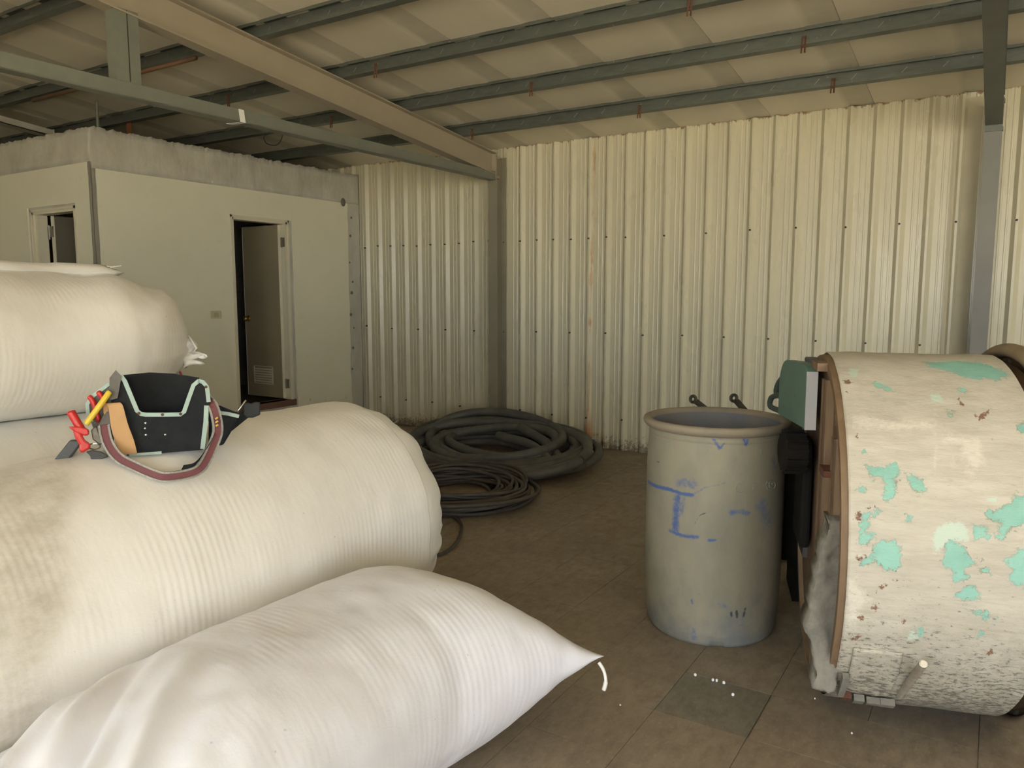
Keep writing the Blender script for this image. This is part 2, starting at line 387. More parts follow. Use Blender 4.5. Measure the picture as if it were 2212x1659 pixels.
# ------------------------------------------------------------------ block room at the left
XB, YF, ZT = -6.0, 3.42, 2.70
D1 = (4.685, 5.375, .36, 2.145)          # doorway in the side facing +X: y0, y1, z0, z1
D2 = (-6.955, -6.255, .36, 2.12)          # doorway in the side facing the camera: x0, x1
wl = structure(obj('wall_left', MB().box((XB - .12, YF + .014, 0), (XB - .012, D1[0], 2.43)).box((XB - .12, D1[1], 0), (XB - .012, 6.37, 2.43)).box((XB - .12, D1[0], D1[3]), (XB - .012, D1[1], 2.43)).box((XB - .12, D1[0], 0), (XB - .012, D1[1], D1[2])), m_conc))
def wavy_slab(b, corners_fn, n=60): pass
def coat_x(y0, y1, z0, z1, amp=.006, sides=''):
    """a coat of painted plaster on the x = XB face, its edges a little uneven"""
    pts = []; N = 26
    def w(q, s): return amp * noise.noise(Vector((q * 7, s, 1.7)))
    for i in range(N): pts.append((y0 + (y1-y0)*i/N, z0 + (w(i, 1) if 'b' in sides else 0)))
    for i in range(N): pts.append((y1 + (w(i, 2) if 'r' in sides else 0), z0 + (z1-z0)*i/N))
    for i in range(N): pts.append((y1 + (y0-y1)*i/N, z1 - .011 * (y1 + (y0-y1)*i/N - YF) + (w(i, 3) if 't' in sides else 0)))
    for i in range(N): pts.append((y0 + (w(i, 4) if 'l' in sides else 0), z1 + (z0-z1)*i/N))
    return pts
def fx(a, b, d): return Vector((XB - .012 + d, a, b))
def fy(a, b, d): return Vector((a, YF + .012 - d, b))
b = MB()
b.prism(coat_x(YF + .035, D1[0], 0, 2.432, .008, 'tl'), fx, 0, .012)
b.prism(coat_x(D1[0], D1[1], D1[3], 2.432, .008, 't'), fx, 0, .012)
b.prism(coat_x(D1[1] + .05, 6.2, 0, 2.432, .012, 'trl'), fx, 0, .012)
b.prism([(D1[1], D1[3]), (D1[1] + .05, D1[3] - .0), (D1[1] + .05, 2.41), (D1[1], 2.41)], fx, 0, .012)
obj('plaster_coat', b, m_plaster, wl)
def rough_band(fn, L0, L1, zb, zt, amp, n=420):
    """a strip of rough cast concrete with a ragged top: fn(l, z, d)"""
    b = MB(); rows = 7
    for i in range(n + 1):
        l = L0 + (L1 - L0) * i / n
        ztop = zt + amp * noise.fractal(Vector((l * 16, .3, 0)), .6, 2.2, 6) + .5 * amp * noise.noise(Vector((l * 4, 2, 0)))
        for r in range(rows):
            z = zb + (ztop - zb) * r / (rows - 1); d = .004 + .007 * noise.fractal(Vector((l * 7, z * 7, 2)), .8, 2.1, 4)
            if i in (0, n): d = 0
            b.v.append(fn(l, z, d))
        b.v.append(fn(l, ztop - .004, -.06)); b.v.append(fn(l, zt - .06, -.14)); b.v.append(fn(l, zb, -.12))
    R = rows + 3
    b.f = [(i*R + r, i*R + r + 1, (i+1)*R + r + 1, (i+1)*R + r) for i in range(n) for r in range(R - 1)]
    b.f += [(i*R + R - 1, i*R, (i+1)*R, (i+1)*R + R - 1) for i in range(n)]
    return b
obj('concrete_band', rough_band(lambda l, z, d: Vector((XB + d, l, z)), YF, 6.37, 2.39, 2.70, .014), m_conc, wl, smooth=True)
pb = MB().grid(lambda u, v: Vector((XB + .001 + .006 * noise.fractal(Vector((u * 22, v * 3, 5)), .8, 2, 4), 6.2 + .175 * v, 2.44 * u)), 80, 8)
obj('rough_edge_strip', pb, m_conc, wl, smooth=True)
hb = MB().lathe([(.042, 0), (.045, .004), (.036, .008), (.0, .009)], lambda x, y, h: Vector((XB + .004 + h, 6.13 + x * .75, 2.395 + y)), 14)
obj('cement_daub', hb, worn('dark_cement', (.2, .185, .14), (.15, .14, .11), 20, .6, .9), wl, smooth=True)
for k in range(9):
    zz = .6 + k * .2 + random.uniform(-.05, .05); r = random.uniform(.008, .02)
    obj('cement_daub', MB().lathe([(r, 0), (r, .003), (r * .5, .006), (0, .006)], lambda x, y, h: Vector((XB + .004 + h, 6.21 + (k % 3) * .02 + x, zz + y)), 8), bpy.data.materials['dark_cement'], wl)
wf = structure(obj('wall_left_return', MB().box((-10.3, YF + .012, 0), (D2[0], YF + .12, 2.43)).box((D2[1], YF + .012, 0), (XB - .012, YF + .12, 2.43)).box((D2[0], YF + .012, D2[3]), (D2[1], YF + .12, 2.43)).box((D2[0], YF + .012, 0), (D2[1], YF + .12, D2[2])), m_conc))
b = MB()
b.prism([(-10.3, 0), (D2[0] - .045, 0), (D2[0] - .045, 2.46), (-10.3, 2.46)], fy, 0, .012)
b.prism([(D2[0] - .045, D2[3] + .02), (D2[1], D2[3] + .02), (D2[1], 2.45), (D2[0] - .045, 2.46)], fy, 0, .012)
b.prism([(D2[1], 0), (XB - .045, 0), (XB - .04, .8), (XB - .05, 1.4), (XB - .042, 2.0), (XB - .05, 2.44), (D2[1], 2.45)], fy, 0, .012)
obj('plaster_coat', b, m_plaster, wf)
obj('concrete_band', rough_band(lambda l, z, d: Vector((l, YF - d, z)), -10.3, XB, 2.44, 2.70, .014, 480), m_conc, wf, smooth=True)
cb = MB().grid(lambda u, v: Vector((XB - .04 + .042 * v, YF - .002 - .004 * noise.noise(Vector((u * 30, v * 2, 1))) - .002 * v, 2.44 * u)), 60, 4)
cb.grid(lambda u, v: Vector((XB + .002 + .004 * noise.noise(Vector((u * 30, v * 2, 1))), YF + .03 * v, 2.44 * u)), 60, 4)
obj('corner_bead', cb, concrete('grey_mortar', (.34, .32, .27), (.28, .26, .22), 9), wf)
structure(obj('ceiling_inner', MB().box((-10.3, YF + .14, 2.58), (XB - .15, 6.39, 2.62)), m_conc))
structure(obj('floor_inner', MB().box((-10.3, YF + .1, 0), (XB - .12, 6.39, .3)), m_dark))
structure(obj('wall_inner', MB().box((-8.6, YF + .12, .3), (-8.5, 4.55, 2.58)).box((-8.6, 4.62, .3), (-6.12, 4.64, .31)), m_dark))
# block wall seen through the doorway
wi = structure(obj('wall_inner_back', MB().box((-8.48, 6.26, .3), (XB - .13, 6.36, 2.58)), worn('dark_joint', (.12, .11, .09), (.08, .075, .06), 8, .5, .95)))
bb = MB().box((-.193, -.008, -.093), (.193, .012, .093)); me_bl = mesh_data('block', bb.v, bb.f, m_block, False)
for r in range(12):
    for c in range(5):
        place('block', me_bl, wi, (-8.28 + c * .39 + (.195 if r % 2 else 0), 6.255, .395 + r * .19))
# door frames and leaves
def door_frame(name, fr, a0, a1, z0, z1, hinge_hi, inner):
    d = empty_structure(name, fr(a0, z0, 0))
    b = MB()
    for (p, q) in (((a0, z0), (a0 + .038, z1)), ((a1 - .038, z0), (a1, z1)), ((a0, z1 - .04), (a1, z1))):
        b.prism([(p[0], p[1]), (q[0], p[1]), (q[0], q[1]), (p[0], q[1])], fr, -.1, .004)
    for (p, q) in (((a0 + .0, z0), (a0 + .018, z1)), ((a1 - .018, z0), (a1, z1)), ((a0, z1 - .02), (a1, z1))):
        b.prism([(p[0], p[1]), (q[0], p[1]), (q[0], q[1]), (p[0], q[1])], fr, .004, .012)
    obj('door_frame', b, m_frame, d)
    return d
door_1 = door_frame('door_1', lambda a, b, d: Vector((XB - .006 + d, a, b)), D1[0], D1[1] - .002, D1[2], D1[3], True, 0)
LY = D1[1] - .045                        # leaf stands open at a right angle to the wall
leaf = obj('door_leaf', MB().box((-6.60, LY - .035, D1[2] + .012), (-6.075, LY, D1[3] - .045)), m_leaf, door_1, bevel=.003)
obj('leaf_edge', MB().box((-6.0755, LY - .034, D1[2] + .014), (-6.07, LY - .001, D1[3] - .047)), m_frame, leaf)
obj('leaf_edge', MB().box((-6.606, LY - .036, D1[2] + .014), (-6.5995, LY - .0, D1[3] - .047)), m_frame, leaf)
kb = MB().lathe([(.011, 0), (.011, .022), (.026, .03), (.03, .045), (.024, .06), (0, .064)], lambda x, y, h: Vector((-6.555 + x, LY - .035 - h, 1.17 + y)), 16)
kb.lathe([(.032, 0), (.03, .006), (.0, .007)], lambda x, y, h: Vector((-6.555 + x, LY - .035 - h, 1.17 + y)), 16); obj('door_knob', kb, m_brass, leaf, smooth=True)
vb = MB()
vx0, vx1, vz0, vz1 = -6.50, -6.21, .50, .69
for lo, hi in (((vx0, vz0), (vx1, vz0 + .012)), ((vx0, vz1 - .012), (vx1, vz1)), ((vx0, vz0), (vx0 + .012, vz1)), ((vx1 - .012, vz0), (vx1, vz1))): vb.box((lo[0], LY - .042, lo[1]), (hi[0], LY - .034, hi[1]))
for k in range(6): 
    z = vz0 + .03 + k * .025; vb.add([Vector(p) for p in ((vx0 + .01, LY - .044, z - .008), (vx1 - .01, LY - .044, z - .008), (vx1 - .01, LY - .034, z + .010), (vx0 + .01, LY - .034, z + .010), (vx0 + .01, LY - .042, z - .010), (vx1 - .01, LY - .042, z - .010), (vx1 - .01, LY - .032, z + .008), (vx0 + .01, LY - .032, z + .008))], [(0,1,2,3),(4,7,6,5),(0,4,5,1),(1,5,6,2),(2,6,7,3),(3,7,4,0)])
obj('vent_grille', vb, worn('pale_grille', (.6, .57, .42), (.5, .47, .35), 8, .4, .5), leaf)
for z in (1.93, .52):
    obj('hinge', MB().box((-6.085, LY - .006, z - .045), (-6.02, LY + .004, z + .045)).tube([(-6.06, LY + .004, z - .05), (-6.06, LY + .004, z + .05)], .008), worn('worn_hinge', (.3, .28, .23), (.15, .14, .11), 20, .7, .4, .6) if z > 1 else bpy.data.materials['worn_hinge'], leaf)
door_2 = door_frame('door_2', lambda a, b, d: Vector((a, YF + .006 - d, b)), D2[0], D2[1], D2[2], D2[3], False, 0)
leaf2 = obj('door_leaf', MB().box((-6.83, YF + .11, D2[2] + .012), (-6.795, YF + .73, D2[3] - .045)), worn('dark_leaf', (.17, .155, .11), (.14, .125, .09), 2, .5, .6), door_2)
obj('leaf_edge', MB().box((-6.835, YF + .104, D2[2] + .012), (-6.79, YF + .1105, D2[3] - .045)), m_frame, leaf2)
obj('hinge', MB().box((-6.88, YF + .094, 1.90), (-6.8, YF + .106, 1.99)).tube([(-6.855, YF + .095, 1.88), (-6.855, YF + .095, 2.0)], .01), bpy.data.materials['worn_hinge'], leaf2)
obj('inner_jamb', MB().box((-6.92, YF + .02, D2[2]), (-6.88, YF + .1, D2[3] - .04)), m_frame, door_2)
structure(obj('trim_1', MB().box((XB - .1, D1[0] + .0, .3), (XB + .012, D1[1] + .02, D1[2])).box((XB - .0, D1[0] - .12, 0), (XB + .3, D1[1] + .02, .2)), m_red_tile))
t = thing('light_switch', (XB, 4.49, 1.235), 'cream plastic switch plate on the painted wall, left of the open door', 'switch')
obj('plate', MB().box((XB, 4.43, 1.2), (XB + .008, 4.545, 1.27)), worn('ivory_plastic', (.62, .57, .38), (.55, .5, .33), 10, .4, .4), t, bevel=.003)
obj('rocker', MB().box((XB + .008, 4.465, 1.215), (XB + .013, 4.51, 1.255)), worn('ivory_rocker', (.5, .45, .28), (.42, .38, .24), 10, .4, .4), t, bevel=.002)

# ------------------------------------------------------------------ rest of the shell, outside the picture, shaping the light
structure(obj('wall_far_left', MB().box((-10.4, FRONT_Y, 0), (-10.3, WY + .05, 4.0)), m_plaster))
structure(obj('wall_right', MB().box((13.1, FRONT_Y, 0), (13.2, WY + .05, 4.0)), m_plaster))
fb = MB(); T = 4.0
x0, x1, z0, z1 = OPEN_1; a0, a1, c0, c1 = OPEN_2
fb.box((-10.4, FRONT_Y - .1, 0), (a0, FRONT_Y, T)).box((a1, FRONT_Y - .1, 0), (x0, FRONT_Y, T)).box((x1, FRONT_Y - .1, 0), (13.2, FRONT_Y, T))
fb.box((a0, FRONT_Y - .1, c1), (a1, FRONT_Y, T)).box((x0, FRONT_Y - .1, z1), (x1, FRONT_Y, T))
structure(obj('wall_front', fb, m_plaster))
# ------------------------------------------------------------------ masks painted on a surface (worn paint, stains): soft distance fields
def seg_dist(P, A, B):
    A = np.array(A, float); B = np.array(B, float); d = B - A; L = max(1e-12, float(d @ d)); t = np.clip(((P - A) @ d) / L, 0, 1)
    return np.hypot(*(P - (A + t[:, None] * d)).T)
def poly_mask(P, polys, soft=.012):
    out = np.full(len(P), -1.0)
    for poly in polys:
        q = np.array(poly, float); lo = q.min(0) - .06; hi = q.max(0) + .06
        idx = np.where(((P > lo) & (P < hi)).all(1))[0]
        if not len(idx): continue
        pp = P[idx]; dist = np.full(len(idx), 9.0); inside = np.zeros(len(idx), bool)
        for a, b in zip(q, np.roll(q, -1, 0)):
            dist = np.minimum(dist, seg_dist(pp, a, b))
            c = ((a[1] > pp[:, 1]) != (b[1] > pp[:, 1])) & (pp[:, 0] < (b[0] - a[0]) * (pp[:, 1] - a[1]) / (b[1] - a[1] + 1e-12) + a[0]); inside ^= c
        out[idx] = np.maximum(out[idx], np.where(inside, dist, -dist) / soft)
    return np.clip(.5 + .5 * out, 0, 1)
def stroke_mask(P, strokes, sc):
    out = np.zeros(len(P))
    for pts, wd, st in strokes:
        q = np.array(pts, float) * sc
        for a, b in zip(q[:-1], q[1:]):
            lo = np.minimum(a, b) - wd * 2 - .01; hi = np.maximum(a, b) + wd * 2 + .01
            i = np.where(((P > lo) & (P < hi)).all(1))[0]
            if len(i): out[i] = np.maximum(out[i], st * np.clip(1.25 - seg_dist(P[i], a, b) / wd * .75, 0, 1))
    return out
def set_attr(o, name, arr):
    a = o.data.attributes.new(name, 'FLOAT', 'POINT'); a.data.foreach_set('value', np.asarray(arr, dtype=np.float32))

# ------------------------------------------------------------------ big woven sacks
def sack_material(name, base, dirt):
    t = NT(name); x, y, z = t.sep()
    c = t.mix(t.ramp(t.noise(3.2, 5, .6), .4, .8, 0, .55), base, tuple(q * .9 for q in base))
    d = t.math('MULTIPLY', t.attr('dirt'), t.ramp(t.noise(11, 7, .75, (1, .6, 1)), .3, .62, .25, 1))
    c = t.mix(t.math('MULTIPLY', d, .8), c, dirt)
    c = t.mix(t.ramp(t.noise(48, 2, .5), .75, .8, 0, .35), c, tuple(q * .7 for q in dirt))
    t.color(c); t.rough(t.ramp(t.noise(30, 3, .6, (1, 3, 1)), .3, .7, .38, .6)); t.set(Sheen_Weight=.15)
    wv = t.N.new('ShaderNodeTexWave'); wv.bands_direction = 'Y'; wv.inputs['Scale'].default_value = 15; wv.inputs['Distortion'].default_value = .7; wv.inputs['Detail'].default_value = 2; wv.inputs['Detail Scale'].default_value = .7
    t.link(t.pos, wv.inputs['Vector'])
    h = t.math('MULTIPLY', wv.outputs[1], t.ramp(t.noise(2.6, 3, .6), .46, .66))
    n1 = t.bump(h, .11, .005)
    n2 = t.bump(t.noise(7, 4, .5, (1, 2.2, 1)), .18, .012, n1)
    t.bump(t.noise(240, 2, .5, (1, .35, 1)), .12, .002, n2)
    return t.m
m_sack_white = sack_material('white_woven_sack', (.80, .80, .855), (.42, .38, .31))
m_sack_cream = sack_material('cream_woven_sack', (.82, .80, .755), (.40, .36, .27))
m_sack_warm = sack_material('warm_woven_sack', (.84, .81, .75), (.5, .45, .35))
def interp(xs, ys, x):
    return float(np.interp(x, xs, ys))
def smoothstep(a, b, x):
    t = max(0., min(1., (x - a) / (b - a))); return t * t * (3 - 2 * t)
def super_pt(q, a, b, e):
    c, s_ = math.cos(q), math.sin(q)
    return a * math.copysign(abs(c) ** (2 / e), c), b * math.copysign(abs(s_) ** (2 / e), s_)
def sack(name, m, label, group, ends, section, nu=150, nv=150, wrinkle=None, dirt=None, push=None):
    """section(u) -> (y, cx, cz, half width, half height, exponent, floor)"""
    t = thing(name, (section(.5)[1], section(.5)[0], 0), label, 'sack', group)
    b = MB(); dv = []
    for i in range(nu):
        u = i / (nu - 1); y, cx, cz, a, h, e, fl = section(u)
        for j in range(nv):
            q = 2 * PI * j / nv; dx, dz = super_pt(q, a, h, e)
            p = Vector((cx + dx, y, cz + dz))
            if wrinkle:
                n = Vector((math.cos(q), 0, math.sin(q))); p += n * wrinkle(u, q, p)
            k = .006 * noise.fractal(Vector((p.x * 5, p.y * 5, p.z * 5)), .8, 2, 3) + .012 * noise.noise(p * 2.3 + Vector((9, 1, len(name))))
            p += Vector((math.cos(q), 0, math.sin(q))) * k * min(1, h / .12)
            if p.z < fl: p.z = fl + .002 * math.exp(p.z - fl)
            if push: p = push(p)
            b.v.append(p); dv.append(dirt(p) if dirt else 0.)
    b.f = [(i*nv + j, i*nv + (j+1) % nv, (i+1)*nv + (j+1) % nv, (i+1)*nv + j) for i in range(nu-1) for j in range(nv)] + [tuple(range(nv))[::-1], tuple((nu-1)*nv + j for j in range(nv))]
    o = obj('bag', b, m, t, smooth=True); set_attr(o, 'dirt', dv)
    return t
BX, BZ, BRX, BRZ = -2.29, .492, .47, .492
def b_scale(y): return .945 + .055 * smoothstep(.6, 1.9, y)
def b_top(x, y):
    k = b_scale(y); r = 1 - ((x - BX) / (BRX * k)) ** 2; return BZ * k + BRZ * k * math.sqrt(max(0, r))
def pillow(y0, y1, cx, cz, a, h, e, d0, d1, fl=0.):
    def f(u):
        u2 = .5 - .5 * math.cos(PI * u); y = y0 + (y1 - y0) * (u2 * .75 + u * .25)
        kk = max(0, 1 - (y1 - y) / .55); cx_ = cx + .11 * kk
        k1 = 1 - (1 - min(1, (y1 - y) / d1)) ** 1.9; k0 = 1 - (1 - min(1, (y - y0) / d0)) ** 1.9; k = max(.0, min(k0, k1))
        hh = .006 + (h - .006) * k; aa = a + .072 * kk ** 2
        return y, cx_, cz + (h - hh) * -.08, aa, hh, 2.0 + e * k, fl
    return f
def end_profile(y0, y1, r1=.26, r0=.3):
    """list of (y, scale): round gathered ends on a fat cylinder"""
    pts = [(y0 + .03, .02), (y0 + .01, .35), (y0 + .0, .6), (y0 + .05, .82), (y0 + .15, .95), (y0 + r0, 1.0)]
    pts += [(y0 + r0 + (y1 - r1 - y0 - r0) * k / 6, 1 + .012 * math.sin(k * 2.2)) for k in range(1, 6)]
    pts += [(y1 - r1 * (1 - math.sin(a)), .58 + .42 * math.cos(a)) for a in [PI / 2 * k / 8 for k in range(8)]] + [(y1, .56), (y1 - .005, .4), (y1 - .02, .2), (y1 - .03, .04)]
    P = smooth_path([(a, b, 0) for a, b in pts], 8)
    return [(p.x, max(.01, p.y)) for p in P]
def barrel_section(prof, cx, cz, a, h, e, fl):
    n = len(prof)
    def f(u):
        x = u * (n - 1); i = min(n - 2, int(x)); t = x - i; y = prof[i][0] * (1-t) + prof[i+1][0] * t; s = prof[i][1] * (1-t) + prof[i+1][1] * t
        return y, cx, cz * (b_scale(y) if fl == 0. and cx == BX else 1.), a * s, h * s, e, fl
    return f
def puckers(y0, y1, n0=26, amp=.012):
    def f(u, q, p):
        d = min(p.y - y0, y1 - p.y); k = math.exp(-max(d, 0) / .10)
        ph = 2.2 * noise.noise(Vector((math.cos(q) * 2, math.sin(q) * 2, y1)))
        return amp * k * (math.sin(n0 * q + ph * 3) * .6 + math.sin(n0 * .43 * q + 1 + ph * 5) * .6) * (.3 + .7 * smoothstep(0, .05, d + .02))
    return f
def push_out(p):
    d = Vector((p.x - BX, 0, p.z - BZ)); L = d.length; c_, s_ = d.x / max(L, 1e-6), d.z / max(L, 1e-6); R = 1 / math.sqrt((c_ / BRX) ** 2 + (s_ / BRZ) ** 2) * b_scale(p.y) + .012
    if p.y < 2.45 and L < R and L > .05: d *= R / L; return Vector((BX + d.x, p.y, BZ + d.z))
    return p
def folds_a(u, q, p):
    k = smoothstep(1.15, .65, p.y) * max(0, math.sin(q) + .35)
    return k * (.024 * math.sin(27 * (p.x + 1.85) + 13 * (p.y - .6) + 2 * noise.noise(p * 3)) + .016 * math.sin(52 * (p.x + p.y * .7) + 3 * noise.noise(p * 4))) * smoothstep(-1.05, -1.5, p.x)
sack('woven_sack', m_sack_white, 'white woven sack lying lowest in front, with a pointed corner and a loose cord', 'stuffed woven sacks', None,
     pillow(.35, 2.17, -1.535, .275, .34, .292, .35, .75, .42), 170, 170, folds_a, push=push_out)
SA = bpy.data.objects['woven_sack']
tc = smooth_path([(-1.015, 2.135, .245), (-.995, 2.13, .225), (-.985, 2.125, .195), (-.99, 2.122, .165)], 6)
obj('loose_cord', MB().tube(tc, [.006] * 6 + [.0055] * (len(tc) - 12) + [.007] * 6, 6), m_sack_cream, SA, smooth=True)
sm = MB().tube([(-1.43 + (-1.0 + 1.43) * k / 10 * 1.0 - .0, 2.149, .255) for k in range(-9, 10)], .004, 6); obj('stitched_seam', sm, m_sack_white, SA)
def dirt_b(p):
    e = p.y - 1.0 + .45 * (p.x + 2.0) - .35 * (p.z - .7) + .12 * noise.noise(p * 6)
    return smoothstep(.06, -.05, e) * .8
prof_b = [(y, k * b_scale(y)) for y, k in end_profile(.1, 2.52, .27)]
sack('woven_sack', m_sack_cream, 'big round cream woven sack under the black tool pouch', 'stuffed woven sacks', None,
     barrel_section(prof_b, BX, BZ, BRX, BRZ, 2.0, 0.), 190, 180, puckers(.1, 2.48), dirt_b)
prof_c = end_profile(.2, 2.15)
sack('woven_sack', m_sack_cream, 'cream woven sack mostly hidden behind the tool pouch, under the topmost sack', 'stuffed woven sacks', None,
     barrel_section(prof_c, -3.3, .455, .475, .455, 2.1, 0.), 110, 110, puckers(.2, 2.15))
def wr_d(u, q, p):
    k = puckers(.2, 2.24, 22, .012)(u, q, p)
    # folds fanning out of the far upper corner
    f = smoothstep(1.3, 2.15, p.y) * max(0, math.sin(q) - .1) * .016 * math.sin(34 * (p.z - .35 * p.y) + 3 * noise.noise(p * 3))
    return k + f
prof_d = end_profile(.2, 2.24, .40)
sack('woven_sack', m_sack_warm, 'topmost cream woven sack at the left, with a ruffled tied mouth', 'stuffed woven sacks', None,
     barrel_section(prof_d, -3.55, 1.21, .52, .315, 2.3, .916), 150, 150, wr_d)
SD = bpy.data.objects['woven_sack.003']
fl = MB().grid(lambda u, v: Vector((-3.24 + .13 * v * (1 - .2 * math.sin(9 * u)), 2.2 + .02 * v + .03 * math.sin(7 * v + 3 * u), 1.09 + .11 * u + (.04 * v) * math.sin(5 * u + 1) * 1.0 + .035 * v * (u - .5) * 2)) + Vector((.03 * v * math.sin(23 * u), 0, .012 * math.sin(17 * u + 9 * v))), 18, 14)
o = obj('ruffled_mouth', fl, m_sack_warm, SD, smooth=True); sv = o.modifiers.new('cloth', 'SOLIDIFY'); sv.thickness = .006
obj('red_tie', MB().tube(smooth_path([(-3.3, 2.235, 1.07), (-3.28, 2.245, 1.04), (-3.29, 2.24, 1.01), (-3.31, 2.23, .99)], 4), .005, 6), worn('red_twine', (.5, .06, .06), (.3, .04, .04), 20, .4, .7, 0, 0), SD)
fp = MB()
N = 40
for i in range(N + 1):
    y = .3 + 1.72 * i / N; wv = .012 * math.sin(i * .7) + .008 * noise.noise(Vector((y * 4, 0, 0)))
    z = 1.508 + .012 * math.sin(y * 2) + (.006 if i > 34 else 0)
    fp.v += [Vector((-3.42, y, z - .015)), Vector((-3.36 + wv, y + .02, z + .012)), Vector((-3.50 + wv, y + .01, z + .050)), Vector((-3.62, y, z + .045)), Vector((-3.72, y, z + .0))]
fp.f = [(i*5 + k, i*5 + k + 1, i*5 + k + 6, i*5 + k + 5) for i in range(N) for k in range(4)]
o = obj('folded_flap', fp, m_sack_warm, SD, smooth=True); sv = o.modifiers.new('cloth', 'SOLIDIFY'); sv.thickness = .008
fr = MB()
for k in range(9): fr.tube([(-3.60 + k * .025, 2.0, 1.54 + random.uniform(-.01, .015)), (-3.59 + k * .025 + random.uniform(-.02, .02), 2.04 + random.uniform(0, .03), 1.53 + random.uniform(-.02, .02))], .003, 5)
obj('frayed_edge', fr, m_sack_warm, SD)['kind'] = 'stuff'
# ------------------------------------------------------------------ plastic drum
DRUM_BLUE = [([(-2.528,0.627),(-2.223,0.628),(-1.921,0.633),(-1.722,0.626),(-1.562,0.628)],0.008,1.0),([(-1.562,0.628),(-1.389,0.664),(-1.246,0.676),(-1.104,0.69)],0.005,0.45),([(-1.789,0.608),(-1.802,0.542),(-1.808,0.473)],0.018,0.8),([(-1.691,0.613),(-1.714,0.547)],0.014,0.5),([(-1.903,0.462),(-1.705,0.455),(-1.476,0.46)],0.009,0.8),([(-1.315,0.452),(-1.236,0.455)],0.006,0.9),([(-1.291,0.857),(-1.25,0.836),(-1.191,0.823)],0.005,0.9),([(-1.251,0.846),(-1.222,0.819)],0.004,0.8),([(-1.197,0.823),(-1.147,0.843)],0.004,0.8),([(-1.354,0.84),(-1.276,0.836)],0.004,0.6),([(-0.875,0.858),(-0.835,0.835),(-0.818,0.854)],0.006,0.9),([(-1.023,0.568),(-0.901,0.573),(-0.784,0.565)],0.012,0.7),([(-1.773,0.669),(-1.667,0.678),(-1.552,0.67)],0.022,0.55),([(-1.496,0.525),(-1.485,0.546)],0.006,0.4),([(-0.357,0.773),(-0.3,0.739)],0.012,0.55),([(-0.562,0.591),(-0.433,0.522)],0.04,0.5),([(-1.534,0.196),(-1.521,0.18)],0.005,0.7),([(-1.439,0.226),(-1.426,0.224)],0.005,0.6),([(-1.745,0.227),(-1.729,0.227)],0.005,0.6),([(-1.129,0.195),(-1.074,0.183)],0.014,0.45),([(-0.759,0.163),(-0.81,0.1)],0.012,0.4),([(-1.507,0.07),(-1.489,0.03)],0.016,0.5),([(-2.205,0.877),(-2.154,0.863)],0.01,0.4),([(-1.765,0.891),(-1.719,0.891)],0.005,0.7),([(-1.386,0.9),(-1.347,0.9)],0.004,0.6),([(-1.304,0.864),(-1.045,0.87)],0.014,0.5)]
DRUM_DARK = [([(-0.975,0.159),(-0.968,0.143)],0.005,0.9),([(-0.897,0.162),(-0.886,0.138)],0.006,1),([(-0.768,0.168),(-0.786,0.14)],0.008,0.7),([(-1.523,0.512),(-1.444,0.551),(-1.365,0.563)],0.0025,0.7),([(-2.009,0.577),(-1.691,0.614)],0.002,0.5),([(-2.238,0.732),(-2.16,0.733)],0.005,0.6),([(-2.043,0.336),(-2.022,0.333)],0.004,0.6),([(-1.939,0.119),(-1.679,0.191)],0.003,0.4)]
DRUM_EMB = [[(-0.877,0.678),(-0.914,0.683),(-0.95,0.678),(-0.967,0.665),(-0.952,0.652),(-0.915,0.645),(-0.877,0.651)],[(-0.771,0.682),(-0.671,0.68)],[(-0.722,0.682),(-0.718,0.658)],[(-0.503,0.672),(-0.474,0.684),(-0.405,0.686),(-0.325,0.678),(-0.28,0.662),(-0.317,0.648),(-0.396,0.646),(-0.468,0.655),(-0.503,0.672)],[(-0.428,0.657),(-0.433,0.679),(-0.371,0.674),(-0.369,0.666),(-0.43,0.667),(-0.352,0.652)],[(-0.6,0.815),(-0.597,0.796)]]
def drum_material():
    t = NT('dusty_blue_plastic'); x, y, z = t.sep()
    c = t.mix(t.ramp(t.noise(5, 5, .65, (1, 1, .5)), .35, .72), (.305, .28, .205), (.228, .218, .168))
    c = t.mix(t.ramp(t.noise(9, 6, .7, (1, 1, .35)), .5, .75, 0, .5), c, (.18, .182, .17))
    c = t.mix(t.ramp(t.math('ADD', t.ramp(z, .02, .24, .2, -.1), t.noise(7, 5, .7)), .5, .75, 0, .6), c, (.15, .168, .18))
    c = t.mix(t.ramp(t.noise(40, 6, .8), .66, .7, 0, .6), c, (.12, .12, .11))
    bl = t.math('ADD', t.attr('blue'), t.ramp(t.noise(60, 5, .8), .3, .7, -.3, .3))
    c = t.mix(t.ramp(bl, .3, .85, 0, .95), c, (.06, .115, .30))
    dk = t.math('ADD', t.attr('dark'), t.ramp(t.noise(60, 4, .7), .3, .7, -.25, .25))
    c = t.mix(t.ramp(dk, .4, .7, 0, .9), c, (.04, .05, .07))
    t.color(c); t.rough(t.ramp(t.noise(12, 4), .3, .7, .5, .75)); t.bump(t.noise(26, 5, .7), .25, .004); return t.m
DC = Vector((-.984, 3.186, 0)); DR = .284
t = thing('plastic_drum', DC, 'dusty grey-blue open plastic drum standing on the floor beside the mixer', 'drum')
b = MB(); NA, NZ = 320, 230
def dr_r(z): return interp([0, .012, .05, .12, .3, .5, .7, .8, .85, .862, .868], [.255, .263, .273, .279, .284, .285, .284, .280, .276, .277, .279], z)
